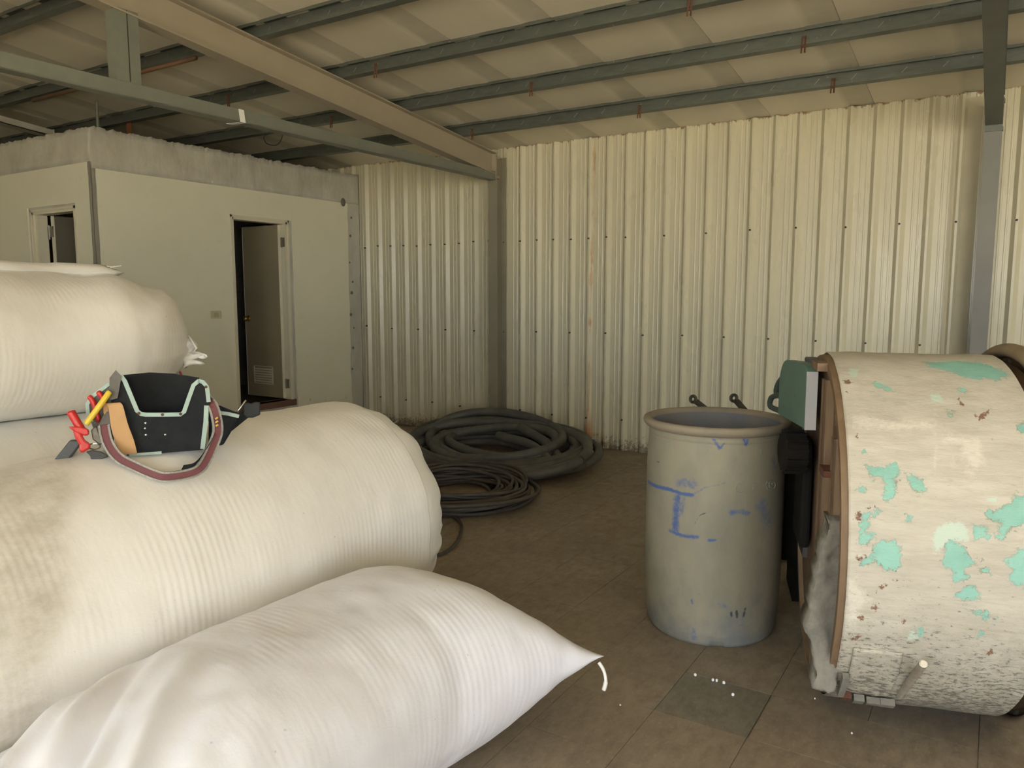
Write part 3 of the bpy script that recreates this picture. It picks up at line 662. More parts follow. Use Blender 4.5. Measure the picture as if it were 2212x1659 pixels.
for i in range(NZ):
    z = .868 * i / (NZ - 1)
    for j in range(NA):
        q = 2 * PI * j / NA; r = dr_r(z) * (1 + .004 * noise.noise(Vector((math.cos(q) * 2, math.sin(q) * 2, z * 3)))) + .0015 * (abs(z - .845) < .006) - .002 * (abs(z - .835) < .004)
        if z < .03 and abs(q - 2 * PI + 1.15) < .12: r -= .008 * (1 - z / .03)
        b.v.append(DC + Vector((r * math.cos(q), r * math.sin(q), z)))
b.f = [(i*NA + j, i*NA + (j+1) % NA, (i+1)*NA + (j+1) % NA, (i+1)*NA + j) for i in range(NZ-1) for j in range(NA)] + [tuple(range(NA))[::-1]]
body = obj('drum_body', b, drum_material(), t, smooth=True)
co = np.array([tuple(v) for v in b.v]) - np.array(DC); ph = np.arctan2(co[:, 1], co[:, 0]); P2 = np.stack([ph * DR, co[:, 2]], 1)
set_attr(body, 'blue', stroke_mask(P2, DRUM_BLUE, np.array([DR, 1.0]))); set_attr(body, 'dark', stroke_mask(P2, DRUM_DARK, np.array([DR, 1.0])))
rim = MB().lathe([(.277, .862), (.290, .868), (.300, .878), (.3035, .890), (.300, .900), (.290, .9045), (.278, .903), (.270, .896), (.266, .882)], lambda x, y, h: DC + Vector((x, y, h)), 160, False, False)
obj('rim', rim, worn('dusty_rim', (.29, .245, .18), (.2, .18, .14), 8, .8, .7, 0, .15, 50), t, smooth=True)
inn = MB().lathe([(.266, .884), (.270, .80), (.274, .5), (.272, .1), (.26, .03), (0, .025)], lambda x, y, h: DC + Vector((x, y, h)), 96, False, True)
obj('inside', inn, worn('blue_grey_inside', (.17, .19, .24), (.27, .24, .19), 5, .9, .7, 0, .2, 30), t, smooth=True)
m_emb = worn('raised_mark_plastic', (.30, .285, .24), (.23, .225, .2), 20, .6, .6, 0, 0)
for poly in DRUM_EMB:
    eb = MB().tube([DC + Vector(((dr_r(z) + .0005) * math.cos(f), (dr_r(z) + .0005) * math.sin(f), z)) for f, z in poly], .0022, 5)
    obj('raised_mark', eb, m_emb, t)
# ------------------------------------------------------------------ mortar mixer
TEAL = [[(0.274,1.326),(0.359,1.361),(0.434,1.329),(0.476,1.235),(0.47,1.156),(0.432,1.152),(0.389,1.116),(0.357,1.16),(0.313,1.218),(0.271,1.243)],[(0.422,1.212),(0.48,1.218),(0.482,1.157),(0.439,1.116),(0.413,1.15)],[(0.089,1.085),(0.115,1.074),(0.152,1.021),(0.141,1.001),(0.099,1.036)],[(0.044,0.545),(0.059,0.529),(0.106,0.541),(0.124,0.567),(0.139,0.537),(0.137,0.497),(0.117,0.475),(0.125,0.437),(0.116,0.391),(0.101,0.364),(0.088,0.381),(0.097,0.427),(0.09,0.485),(0.065,0.476),(0.055,0.502)],[(0.148,0.505),(0.167,0.503),(0.197,0.477),(0.199,0.432),(0.184,0.405),(0.162,0.454)],[(0.02,0.419),(0.033,0.44),(0.047,0.435),(0.043,0.408),(0.025,0.406)],[(0.041,0.622),(0.054,0.627),(0.051,0.598),(0.042,0.593)],[(0.028,0.304),(0.074,0.329),(0.091,0.306),(0.056,0.289),(0.056,0.251),(0.046,0.243),(0.043,0.192),(0.067,0.208),(0.067,0.189),(0.043,0.148),(0.032,0.178),(0.028,0.216),(0.035,0.267)],[(0.062,0.171),(0.119,0.19),(0.128,0.165),(0.137,0.098),(0.126,0.05),(0.106,0.035),(0.071,0.081),(0.038,0.06),(0.03,0.082),(0.062,0.118),(0.066,0.149)],[(0.339,0.349),(0.385,0.362),(0.41,0.409),(0.422,0.433),(0.461,0.441),(0.457,0.327),(0.406,0.277),(0.386,0.23),(0.363,0.231),(0.383,0.296),(0.356,0.314)],[(0.245,0.182),(0.257,0.205),(0.285,0.194),(0.301,0.13),(0.336,0.128),(0.305,0.101),(0.295,0.062),(0.315,0.042),(0.272,0.012),(0.264,0.034),(0.267,0.065),(0.238,0.091)],[(0.316,0.28),(0.344,0.276),(0.363,0.22),(0.34,0.231),(0.316,0.214)],[(0.387,0.128),(0.406,0.153),(0.421,0.184),(0.455,0.196),(0.458,0.02),(0.42,0.022),(0.4,0.048),(0.41,0.095)],[(0.269,-0.051),(0.305,-0.006),(0.32,0.001),(0.337,-0.031),(0.331,-0.076),(0.299,-0.07)],[(0.318,-0.123),(0.341,-0.111),(0.353,-0.117),(0.386,-0.151),(0.347,-0.151)],[(0.184,-0.239),(0.204,-0.23),(0.215,-0.27),(0.199,-0.283)],[(0.329,0.09),(0.353,0.09),(0.357,0.064),(0.341,0.065)],[(0.028,0.22),(0.061,0.217),(0.061,0.194),(0.045,0.161),(0.028,0.159)],[(0.277,0.873),(0.298,0.87),(0.287,0.83),(0.278,0.842)],[(0.453,0.792),(0.48,0.81),(0.474,0.755),(0.451,0.76)],[(0.335,1.042),(0.348,1.037),(0.345,1.01),(0.327,1.008)],[(0.337,-0.236),(0.358,-0.218),(0.362,-0.249),(0.343,-0.253)],[(0.149,0.306),(0.161,0.305),(0.159,0.286),(0.15,0.288)]]
PALE = [[(0.039,1.22),(0.069,1.206),(0.048,1.103),(0.028,1.13)],[(0.213,0.237),(0.241,0.285),(0.285,0.298),(0.304,0.249),(0.304,0.205),(0.265,0.199),(0.217,0.133)],[(0.249,0.991),(0.274,0.982),(0.279,0.933),(0.242,0.92)],[(0.351,0.405),(0.377,0.414),(0.373,0.395),(0.353,0.393)],[(0.162,-0.282),(0.184,-0.248),(0.2,-0.302),(0.172,-0.319)]]
WHITE = [[(0.249,0.719),(0.269,0.736),(0.302,0.724),(0.351,0.728),(0.36,0.677),(0.361,0.607),(0.379,0.575),(0.33,0.537),(0.299,0.567),(0.291,0.656),(0.261,0.668)],[(0.008,0.81),(0.046,0.831),(0.133,0.804),(0.239,0.797),(0.235,0.748),(0.128,0.723),(0.02,0.729)],[(0.243,0.883),(0.253,0.884),(0.233,0.547),(0.219,0.441),(0.227,0.615)],[(0.271,0.662),(0.279,0.663),(0.277,0.466),(0.27,0.466)],[(-0.006,-0.003),(0.023,-0.006),(0.068,-0.096),(0.034,-0.264),(0.004,-0.261)],[(0.301,0.554),(0.325,0.556),(0.328,0.491),(0.309,0.515)]]
RUST = [[(0.355,0.893),(0.358,0.841),(0.378,0.868),(0.398,0.897),(0.382,0.843),(0.358,0.807),(0.352,0.832)],[(0.012,1.086),(0.029,1.1),(0.033,1.05),(0.013,1.043)],[(0.024,0.691),(0.036,0.719),(0.032,0.676)],[(0.01,0.981),(0.03,0.993),(0.028,0.972)],[(0.007,0.276),(0.026,0.279),(0.011,0.261)],[(0.018,0.322),(0.07,0.344),(0.07,0.335),(0.025,0.31)],[(0.067,-0.156),(0.076,-0.124),(0.089,-0.143),(0.082,-0.171)],[(0.035,-0.212),(0.052,-0.204),(0.053,-0.226),(0.041,-0.229)],[(0.038,-0.18),(0.051,-0.177),(0.047,-0.191)],[(0.014,-0.339),(0.061,-0.296),(0.047,-0.341),(0.026,-0.362)],[(0.066,-0.08),(0.083,-0.044),(0.131,0.012),(0.135,0.001),(0.1,-0.045)],[(0.143,0.006),(0.164,0.002),(0.162,-0.014),(0.148,-0.005)],[(0.148,-0.201),(0.159,-0.199),(0.159,-0.236),(0.15,-0.233)],[(0.37,-0.338),(0.384,-0.315),(0.387,-0.354),(0.376,-0.357)],[(0.021,0.1),(0.058,0.113),(0.058,0.106),(0.03,0.07)],[(0.322,0.966),(0.33,0.909),(0.319,0.899),(0.315,0.936)],[(0.033,-0.564),(0.054,-0.571),(0.052,-0.61),(0.037,-0.617)],[(0.04,-0.443),(0.105,-0.435),(0.089,-0.458),(0.045,-0.453)],[(0.101,0.046),(0.118,0.049),(0.114,0.029)],[(0.135,0.105),(0.143,0.107),(0.137,0.083)],[(0.015,0.302),(0.044,0.321),(0.027,0.266),(0.008,0.267)]]
MC = Vector((-.49, 2.84, .63)); MR = .59; MA = math.radians(17.35)
ma = Vector((math.cos(MA), math.sin(MA), 0)); mn = Vector((math.sin(MA), -math.cos(MA), 0)); mz = Vector((0, 0, 1))
def ML(s, q, z): return MC + ma * s + mn * q + mz * z          # along the axis, towards the viewer, up
def mixer_material():
    t = NT('cream_paint_over_turquoise'); x, y, z = t.sep()
    edge = t.ramp(t.noise(55, 6, .78), .3, .7, -.42, .42); fine = t.ramp(t.noise(120, 4, .7), .3, .7, -.2, .2)
    c = t.mix(t.ramp(t.noise(4, 5, .65, (.5, .5, 2.4)), .35, .7), (.56, .53, .45), (.44, .412, .345))
    c = t.mix(t.ramp(t.noise(30, 6, .7, (.35, .35, 2.2)), .45, .75, 0, .6), c, (.36, .32, .25))
    c = t.mix(t.ramp(t.math('ADD', t.attr('white'), edge), .5, 1.0, 0, .6), c, (.70, .66, .57))
    c = t.mix(t.ramp(t.math('ADD', t.attr('pale'), edge), .45, .7, 0, .85), c, (.5, .62, .53))
    tq = t.math('ADD', t.math('ADD', t.attr('teal'), edge), fine)
    rim_ = t.math('MULTIPLY', t.ramp(tq, .3, .46), t.ramp(t.noise(22, 4, .7), .5, .62))
    c = t.mix(t.math('MULTIPLY', rim_, .7), c, (.25, .2, .13))
    c = t.mix(t.ramp(tq, .5, .56), c, t.mix(t.ramp(t.noise(7, 3), .4, .7), (.27, .53, .445), (.20, .41, .345)))
    # cement spatter thick along the foot
    low = t.math('ADD', t.ramp(z, .1, .72, .34, -.2), t.noise(14, 7, .78, (1, 1, 1.6)))
    c = t.mix(t.ramp(low, .52, .72, 0, .75), c, (.36, .33, .255))
    lo2 = t.math('ADD', t.ramp(z, .0, .75, .19, -.06), t.noise(70, 6, .8, (.6, .6, 1.6)))
    c = t.mix(t.ramp(lo2, .60, .655, 0, .85), c, (.12, .11, .09))
    ru = t.math('ADD', t.math('ADD', t.attr('rust'), edge), fine)
    c = t.mix(t.ramp(ru, .55, .66, 0, .9), c, (.17, .07, .035))
    c = t.mix(t.ramp(t.noise(16, 6, .75, (.5, .5, 1.5)), .6, .72, 0, .5), c, (.33, .32, .27))
    c = t.mix(t.ramp(t.noise(30, 8, .85), .675, .70, 0, .85), c, (.15, .085, .05))
    t.color(c); t.rough(.62)
    n1 = t.bump(t.noise(38, 6, .75, (.5, .5, 1.8)), .45, .006); t.bump(t.math('MULTIPLY', t.ramp(tq, .46, .58), -1.), .5, .004, n1)
    return t.m
m_mix = mixer_material()
t = MX = thing('mortar_mixer', (MC.x, MC.y, 0), 'big round mortar mixer with flaking cream paint over turquoise', 'mixer')
NS, NA = 130, 420; L = .50
b = MB()
for i in range(NS):
    s = L * i / (NS - 1)
    for j in range(NA):
        f = 2 * PI * j / NA; r = MR + .0035 * noise.fractal(Vector((s * 5, math.cos(f) * 3, math.sin(f) * 3)), .8, 2, 3)
        if i == 0: r -= .004
        b.v.append(ML(s, r * math.cos(f), r * math.sin(f)))
b.f = [(i*NA + j, i*NA + (j+1) % NA, (i+1)*NA + (j+1) % NA, (i+1)*NA + j) for i in range(NS-1) for j in range(NA)]
shell = obj('drum_shell', b, m_mix, t, smooth=True)
fg = np.linspace(0, 2 * PI, NA, endpoint=False); fg = np.where(fg > PI, fg - 2 * PI, fg)
P2 = np.stack([np.repeat(np.linspace(0, L, NS), NA), np.tile(fg, NS) * MR], 1)
sc = lambda S_: [[(a, f * MR) for a, f in p] for p in S_]
set_attr(shell, 'teal', poly_mask(P2, sc(TEAL), .014)); set_attr(shell, 'pale', poly_mask(P2, sc(PALE), .012)); set_attr(shell, 'white', poly_mask(P2, sc(WHITE), .02)); set_attr(shell, 'rust', poly_mask(P2, sc(RUST), .011))
m_shade_black = worn('shade_black_steel', (.012, .011, .010), (.018, .015, .012), 20, .7, .8, 0, .1, spec=.12)  # matte black: the shade between drum and mixer is put into the colour
m_rusty = worn('rust_streaked_plate', (.15, .085, .045), (.07, .05, .03), 5, .8, .75, 0, .3, 40, spots=((.2, .24, .17), 6, .62), stretch=(2.5, 2.5, .5))
m_brownpaint = worn('brown_stained_cream', (.22, .15, .085), (.10, .052, .025), 4, .8, .7, 0, .2, 40, stretch=(2, 2, .5))
fr = lambda x, y, h: ML(h, x, y)
obj('end_plate', MB().lathe([(0, -.002), (.56, -.002), (.56, .02), (0, .02)], fr, 96, False, False), m_rusty, t)
obj('end_rim', MB().lathe([(MR - .006, .004), (MR - .012, -.018), (.55, -.018), (.55, 0)], fr, 160, False, False), m_brownpaint, t, smooth=False)
b = MB()
for q, w_, d in ((.42, .04, .03), (.2, .05, .035)):
    zt = math.sqrt(.56**2 - q*q) - .01
    for s0, s1, q0, q1 in ((-d, 0, q, q + .008), (-d, -d + .008, q - w_, q + .008)):
        b.add([ML(s, qq, z) for s in (s0, s1) for qq in (q0, q1) for z in (-zt, zt)], [(0,1,3,2),(4,6,7,5),(0,2,6,4),(2,3,7,6),(3,1,5,7),(1,0,4,5)])
obj('end_brace', b, m_brownpaint, t)
def lbox(s0, s1, q0, q1, z0, z1, mb=None):
    mb = mb or MB(); return mb.add([ML(s, q, z) for s in (s0, s1) for q in (q0, q1) for z in (z0, z1)], [(0,1,3,2),(4,6,7,5),(0,2,6,4),(2,3,7,6),(3,1,5,7),(1,0,4,5)])
obj('top_bracket', lbox(-.05, 0, -.02, .14, .535, .562), m_brownpaint, t)
obj('bearing_block', lbox(-.05, -.0, .30, .40, .235, .255), m_rust, t)
# neck and far ring
obj('neck', MB().lathe([(MR - .004, L), (.565, L + .004), (.565, L + .05)], fr, 120, False, False), m_rusty, t, smooth=True)
ring = [(.605 + .024 * math.cos(a), L + .065 + .03 * math.sin(a)) for a in [2 * PI * k / 12 for k in range(13)]]
obj('end_ring', MB().lathe(ring, fr, 160, False, False), worn('brown_worn_ring', (.30, .235, .15), (.16, .12, .07), 8, .8, .65, .1, .2, 40), t, smooth=True)
obj('far_end', MB().lathe([(.6, L + .06), (.4, L + .12), (0, L + .13)], fr, 96, False, True), m_rusty, t, smooth=True)
# caked plate standing off the end, and the discharge hatch
m_caked = concrete('caked_cement', (.235, .22, .18), (.10, .094, .078), 11)
def rough_plate(poly, q0, q1, amp):
    b = MB(); n = 60
    # poly: left edge and right edge given as two chains bottom to top
    Lc, Rc = poly
    def at(ch, t_): 
        zs = [c[1] for c in ch]; z = zs[0] + (zs[-1] - zs[0]) * t_; return np.interp(z, zs, [c[0] for c in ch]), z
    for q, sg in ((q1, 1), (q0, -1)):
        for i in range(n):
            for j in range(10):
                (sl, zl), (sr, zr_) = at(Lc, i/(n-1)), at(Rc, i/(n-1)); s = sl + (sr - sl) * j / 9; z = zl + (zr_ - zl) * j / 9
                d = amp * noise.fractal(Vector((s * 40, z * 40, q * 3)), .5, 2.1, 5) * sg; e = .012 * noise.fractal(Vector((z * 16, j, 4)), .8, 2, 3) if j in (0,) else 0
                b.v.append(ML(s + e, q + d, z))
    m_ = n * 10
    for o_ in (0, m_): b.f += [(o_ + i*10 + j, o_ + i*10 + j + 1, o_ + (i+1)*10 + j + 1, o_ + (i+1)*10 + j) for i in range(n-1) for j in range(9)]
    for i in range(n-1): b.f += [(i*10, (i+1)*10, m_ + (i+1)*10, m_ + i*10), (i*10 + 9, m_ + i*10 + 9, m_ + (i+1)*10 + 9, (i+1)*10 + 9)]
    for j in range(9): b.f += [(j, m_ + j, m_ + j + 1, j + 1), (m_ - 10 + j, m_ - 9 + j, 2*m_ - 9 + j, 2*m_ - 10 + j)]
    return b
obj('caked_plate', rough_plate(([(-.058, -.40), (-.066, -.30), (-.068, -.262), (-.094, -.214), (-.042, .125)], [(.0, -.41), (.008, -.31), (.004, -.25), (.008, -.18), (.004, .128)]), .37, .485, .009), m_caked, t, smooth=True)
fy_ = [(s, -.62) for s in (0,)]
def onshell(s, f, d=0.): return ML(s, (MR + d) * math.cos(f), (MR + d) * math.sin(f))
hp = MB().grid(lambda u, v: onshell(.035 + .13 * u, -.84 + .44 * v, .006 + .004 * noise.noise(Vector((u * 5, v * 5, 2)))), 20, 20)
o = obj('discharge_hatch', hp, m_mix, t, smooth=True); sv = o.modifiers.new('plate', 'SOLIDIFY'); sv.thickness = .008
for s, f, ws, wf in ((.025, -.70, .018, .22), (.042, -.83, .03, .05), (.082, -.86, .03, .06), (.125, -.87, .04, .04), (.165, -.87, .04, .05)):
    gb = MB().grid(lambda u, v: onshell(s + ws * (u - .5), f + wf * (v - .5), .018), 4, 6); o = obj('hatch_lug', gb, m_caked if s != .042 else m_rust, t); sv = o.modifiers.new('plate', 'SOLIDIFY'); sv.thickness = .02; sv.offset = 0
hd = MB().tube([ML(.196, .40, -.43), ML(.205, .60, -.232)], .0115, 14, False).tube([ML(.196, .40, -.43), ML(.2048, .597, -.235)], .008, 12)
obj('hatch_handle', hd, worn('grey_pipe', (.36, .33, .27), (.2, .13, .09), 25, .7, .6, .1), t, smooth=True)
obj('handle_tip', MB().lathe([(.011, 0), (.0115, .004), (.008, .008), (0, .008)], lambda x, y, h: ML(.205, .60, -.232) + ma * x + (mz * .7 - mn * .7) * y + (mn * .7 + mz * .7) * h, 12), worn('worn_bright_tip', (.75, .7, .58), (.5, .45, .36), 10, .4, .4), t)
# turquoise belt guard, its bright edge, hose handle, motor, drawbars, skids at the left end
gy = math.radians(25.5); gt = Vector((-math.sin(gy), math.cos(gy), 0)); gs = Vector((math.cos(gy), math.sin(gy), 0)); G0 = Vector((-.553, 2.82, 0))
def GL(a, b_, c): return G0 + gt * a + gs * b_ + mz * c
def side_poly():
    pts = [(0, .945), (.0, 1.150), (.03, 1.168), (.10, 1.175)]
    pts += [(.31 + .11 * math.cos(a), 1.055 + .11 * math.sin(a)) for a in (1.5, 1.2, .9, .6, .3, 0)] + [(.42, .935)]
    return pts
m_teal = worn('turquoise_enamel', (.12, .215, .175), (.085, .15, .125), 5, .7, .5, .1, .1, 50, spots=((.09, .045, .025), 14, .6))
obj('belt_guard', MB().prism(side_poly(), lambda a, b_, d: GL(a, d, b_), 0, .035), m_teal, t, bevel=.004)
obj('guard_edge', MB().prism([(-.004, .943), (-.004, 1.150), (.002, 1.150), (.002, .943)], lambda a, b_, d: GL(a, d, b_), -.001, .037), worn('pale_lilac_enamel', (.5, .49, .52), (.42, .47, .47), 5, .7, .45, 0, .1), t)
obj('vent_cover', lbox(-.045, .0, -.30, -.06, .53, .55), worn('dark_blue_mesh', (.05, .06, .09), (.03, .03, .05), 40, .6, .5), t, bevel=.006)
hh = smooth_path([GL(.40, .02, 1.10), GL(.48, .01, 1.05), GL(.50, .01, 1.01), GL(.42, .02, 1.005), GL(.50, .01, 1.0), GL(.555, .0, .98), GL(.555, .0, .945), GL(.42, .02, .945)], 6)
obj('hose_handle', MB().tube(hh, .012, 8), worn('green_black_hose', (.06, .085, .07), (.03, .035, .03), 30, .6, .6, 0, .1), t, smooth=True)
mo = MB().lathe([(.0, 0), (.06, 0), (.075, .02), (.075, .2), (.06, .24), (0, .24)], lambda x, y, h: GL(.12 + x, -.05 + h * .4, .84 + y), 24)
for k in range(14): mo.box((-.004, -.084, .02), (.004, -.07, .2), Matrix.Translation(GL(.12, -.05, .84)) @ Matrix(((gt.x, 0, gs.x * .4), (gt.y, 0, gs.y * .4), (0, 1, 0))).to_4x4() @ Matrix.Rotation(k * 2 * PI / 14, 4, 'Z'))
obj('motor', mo, m_shade_black, t, smooth=False)
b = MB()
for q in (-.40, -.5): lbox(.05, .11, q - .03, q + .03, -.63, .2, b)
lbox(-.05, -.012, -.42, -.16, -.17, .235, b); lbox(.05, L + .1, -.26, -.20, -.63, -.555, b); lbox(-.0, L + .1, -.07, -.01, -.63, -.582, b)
obj('stand', b, m_shade_black, t, bevel=.012)
obj('dark_gap_box', lbox(-.08, .3, -1.2, -.72, -.42, .17), m_shade_black, t, bevel=.03)  # black box added to darken the shaded gap beside the drum
obj('dark_gap_foot', lbox(0, .06, -1.1, -.8, -.63, -.42), m_shade_black, t)  # foot carrying the added dark box
b = MB()
for e, f_ in ((Vector((-1.466, 4.3, .815)), Vector((-.78, 4.05, .44))), (Vector((-1.23, 4.3, .838)), Vector((-.74, 4.1, .42)))):
    b.beam(e + (f_ - e).normalized() * .02, f_, .03, .022)
    d = (f_ - e).normalized(); u_ = d.cross(Vector((0, 1, 0))).normalized()
    b.tube(arc_pts(e, .018, 0, 2 * PI, 18, d, u_), .0095, 8)
lbox(-.02, .03, -1.4, -.3, -.25, -.19, b)
lbox(-.02, .03, -1.4, -1.34, -.63, -.19, b)
obj('drawbar', b, worn('worn_bar_steel', (.085, .08, .07), (.05, .045, .04), 30, .7, .5, .4), t)
# ------------------------------------------------------------------ hoses and cables on the floor
def hose_coil(name, c, maj, mnr, ang, n, r, label, m, zf, jit, inner, ends=()):
    t = thing(name, (c[0], c[1], 0), label, 'hose')
    U = Vector((math.cos(ang), math.sin(ang), 0)); V = Vector((-math.sin(ang), math.cos(ang), 0))
    for k in range(n):
        f = inner + (1 - inner) * ((k * .618) % 1.0); rnd = random.Random(k + 31)
        ox, oy = rnd.uniform(-jit * 1.6, jit), rnd.uniform(-jit, jit); z0, tilt = zf(k, f, rnd); ph = rnd.uniform(0, 6.28)
        pts = []; aj = rnd.uniform(-.14, .14); U = Vector((math.cos(ang + aj), math.sin(ang + aj), 0)); V = Vector((-math.sin(ang + aj), math.cos(ang + aj), 0))
        for i in range(64):
            a = 2 * PI * i / 64 ; wob = 1 + .05 * math.sin(2 * a + ph) + .02 * math.sin(3 * a + ph * 2)
            x, y = maj * f * wob * math.cos(a) + ox, mnr * f * wob * math.sin(a) + oy
            p = Vector((c[0], c[1], 0)) + U * x + V * y; p.z = max(r, z0 + tilt * (y / mnr) + .02 * math.sin(2 * a + ph))
            if p.y > WY - .06: p.y = WY - .06
            pts.append(p)
        pts.append(pts[0])
        obj('hose_loop', MB().tube(pts, r, 10, False), m, t, smooth=True)
    for path in ends:
        P = smooth_path(path, 8); obj('hose_end', MB().tube(P, r, 12, False).tube(P[:-1] + [P[-1] - (P[-1] - P[-2]) * .4], r * .68, 10), m, t, smooth=True)
    return t
m_hose = worn('dusty_black_hose', (.07, .073, .068), (.14, .135, .115), 7, .8, .6, 0, .15, 50)
m_cable = worn('dusty_brown_cable', (.055, .048, .04), (.10, .085, .065), 12, .8, .65, 0, .1)
hose_coil('hose_coil', (-3.5, 5.42), .96, .60, math.radians(-16), 13, .039, 'heap of thick black rubber hose coiled on the floor against the ribbed wall', m_hose,
          lambda k, f, r: (.04 + .012 * k + r.uniform(0, .03), .01 + .012 * k), .12, .58,
          ends=([(-3.6, 5.5, .2), (-3.2, 5.35, .19), (-2.95, 5.2, .13), (-2.82, 5.08, .09)], [(-3.5, 5.7, .25), (-3.1, 5.45, .2), (-2.88, 5.28, .12), (-2.74, 5.12, .08)]))
hose_coil('cable_coil', (-3.12, 4.27), .57, .52, math.radians(-10), 26, .0125, 'coil of thin dusty black cable on the floor in front of the thick hose', m_cable,
          lambda k, f, r: (.013 + .0042 * k, r.uniform(-.006, .02)), .045, .55)
t = thing('loose_cable', (-2.7, 3.4, 0), 'single dark cable looping over the floor from behind the round sack', 'cable')
obj('cable', MB().tube(smooth_path([(-3.3, 3.75, .011), (-2.98, 3.86, .011), (-2.76, 3.77, .011), (-2.58, 3.52, .011), (-2.49, 3.27, .011), (-2.55, 3.1, .011), (-2.72, 2.98, .011), (-3.0, 2.9, .011)], 8), .010, 8), m_cable, t, smooth=True)
# ------------------------------------------------------------------ crumbs of white foam on the tiles
m_foam = worn('white_foam', (.85, .84, .8), (.75, .74, .7), 30, .3, .6, 0, 0)
bm_ = bmesh.new(); bmesh.ops.create_icosphere(bm_, subdivisions=1, radius=.0062); fm = bpy.data.meshes.new('foam_crumb'); bm_.to_mesh(fm); bm_.free(); fm.materials.append(m_foam)
FL = {0: 'white foam crumb on the bare grey patch of floor, alone near its upper left corner', 1: 'white foam crumb on the grey floor patch, left one of the touching pair', 2: 'white foam crumb on the grey floor patch, right one of the touching pair', 3: 'white foam crumb on the grey floor patch, just right of the pair', 4: 'white foam crumb on the grey floor patch, the lowest and rightmost there', 5: 'tiny white foam crumb beside the foot of the mixer', 6: 'tiny white foam crumb on a tile in front of the mixer', 7: 'tiny white foam crumb near the pointed sack corner'}
for i, (x, y) in enumerate([(-.875, 2.677), (-.807, 2.675), (-.794, 2.678), (-.767, 2.676), (-.714, 2.609), (-.462, 2.738), (-.317, 2.575), (-1.025, 2.333)]):
    o = bpy.data.objects.new('foam_crumb', fm); COL.objects.link(o); k = 1 if i < 5 else .55; o.scale = (k, k * .8, k * 1.1); o.location = (x, y, .0062 * k * 1.05 - (.002 if i < 5 else 0)); o.rotation_euler = (0, 0, i)
    tag(o, FL[i], 'crumb', 'foam crumbs on the floor')
# ------------------------------------------------------------------ small things among the roof steel
t = thing('wooden_stick', (-5.6, 3.35, 2.96), 'long brown wooden stick tucked under a purlin behind the hanger post', 'stick')
obj('stick', MB().tube([(-6.66, 3.36, 2.965), (-4.58, 3.36, 2.968)], .015, 10), worn('brown_wood', (.17, .09, .045), (.12, .06, .03), 12, .7, .6, 0, .1), t, smooth=True)
t = thing('hanger_rod', (-6.69, 3.9, 2.7), 'thin grey rod rising to the roof behind the corner of the block room', 'rod')
obj('rod', MB().tube([(-6.7, 3.9, 2.6), (-6.69, 3.9, zr(3.9) + .09)], .013, 8), m_tie, t)
t = thing('rusty_hanger', (-6.73, 4.22, 2.6), 'short rusty hanger showing above the block room, right of the grey rod', 'rod')
obj('rod', MB().box((-6.77, 4.21, 2.6), (-6.71, 4.22, zr(4.2))), worn('orange_rust', (.24, .085, .03), (.15, .05, .02), 20, .6, .8, 0, .2), t)
t = thing('tape_scrap', (XL + .042, 3.3, 2.49), 'white scrap of tape stuck on the grey tie beam', 'tape')
m_tape = worn('white_tape', (.8, .8, .76), (.7, .7, .66), 10, .3, .6, 0, 0)
obj('tape', MB().strip([(XL + .0425, 3.30, 2.566), (XL + .0425, 3.305, 2.53), (XL + .044, 3.31, 2.489), (XL + .02, 3.30, 2.484), (XL - .03, 3.28, 2.482), (XL - .04, 3.27, 2.480)], lambda i: (0, .02, 0), lambda i: (1, 0, 0) if i < 3 else (0, 0, 1), .002), m_tape, t)
t = thing('hanging_wire', (-5.6, 4.9, 2.7), 'thin wire hanging in a loop from a purlin above the block room', 'wire')
obj('wire', MB().tube(smooth_path([(-5.52, 4.92, zr(4.92)), (-5.55, 4.92, 2.80), (-5.62, 4.92, 2.76), (-5.72, 4.9, 2.78), (-5.76, 4.9, 2.84), (-5.74, 4.91, zr(4.92))], 6), .004, 6), m_steel_dark, t)
# ------------------------------------------------------------------ tool pouch and tools on the round sack
TO = Vector((-2.08, 1.42, .93)); td = Vector((.826, -.5637, 0)).normalized(); tu = Vector((-td.y, td.x, 0))
def TP_(u, w, d=0.): return TO + tu * u + Vector((0, 0, 1)) * w + td * d
def fit(u, w, d): return TP_(u * (1 - d / 2.6), w + .19 * d, d)            # the same sight line, nearer by d
m_cloth = worn('black_canvas', (.014, .016, .019), (.03, .03, .031), 18, .7, .8, 0, .3, 200, spec=.12)
m_trim = worn('pale_teal_binding', (.36, .47, .42), (.27, .34, .31), 14, .7, .7, 0, .15, 150)
m_grey = worn('grey_canvas', (.15, .14, .125), (.09, .085, .075), 15, .7, .85, 0, .3, 120)
m_maroon = worn('maroon_webbing', (.15, .045, .05), (.10, .032, .036), 20, .6, .7, 0, .2, 150)
m_zig = worn('silver_braid', (.34, .33, .29), (.13, .125, .11), 160, .9, .5, .2, .2)
m_tan = worn('tan_leather', (.48, .28, .115), (.36, .2, .08), 10, .6, .6, 0, .15, 60)
m_redp = worn('red_plastic', (.50, .022, .018), (.34, .02, .018), 9, .5, .35, 0, .03)
m_yel = worn('yellow_plastic', (.68, .5, .045), (.5, .36, .03), 20, .5, .4, 0, .03)
m_chrome = worn('bright_metal', (.6, .59, .55), (.3, .29, .27), 20, .5, .25, .9, 0)
tp = thing('tool_pouch', TP_(-.05, .0), 'black tool pouch with pale teal edging and a maroon strap, on the round sack', 'pouch')
front = [(-.186, .085), (-.190, .20), (-.160, .250), (-.119, .139), (-.101, .133), (0, .126), (.022, .176), (.036, .214), (.053, .226), (.075, .209), (.078, .159), (.067, .088), (.054, .013), (-.063, .012), (-.156, .012)]
obj('front_panel', MB().prism(front, lambda a, b_, d: fit(a, b_, d), -.004, .004), m_cloth, tp)
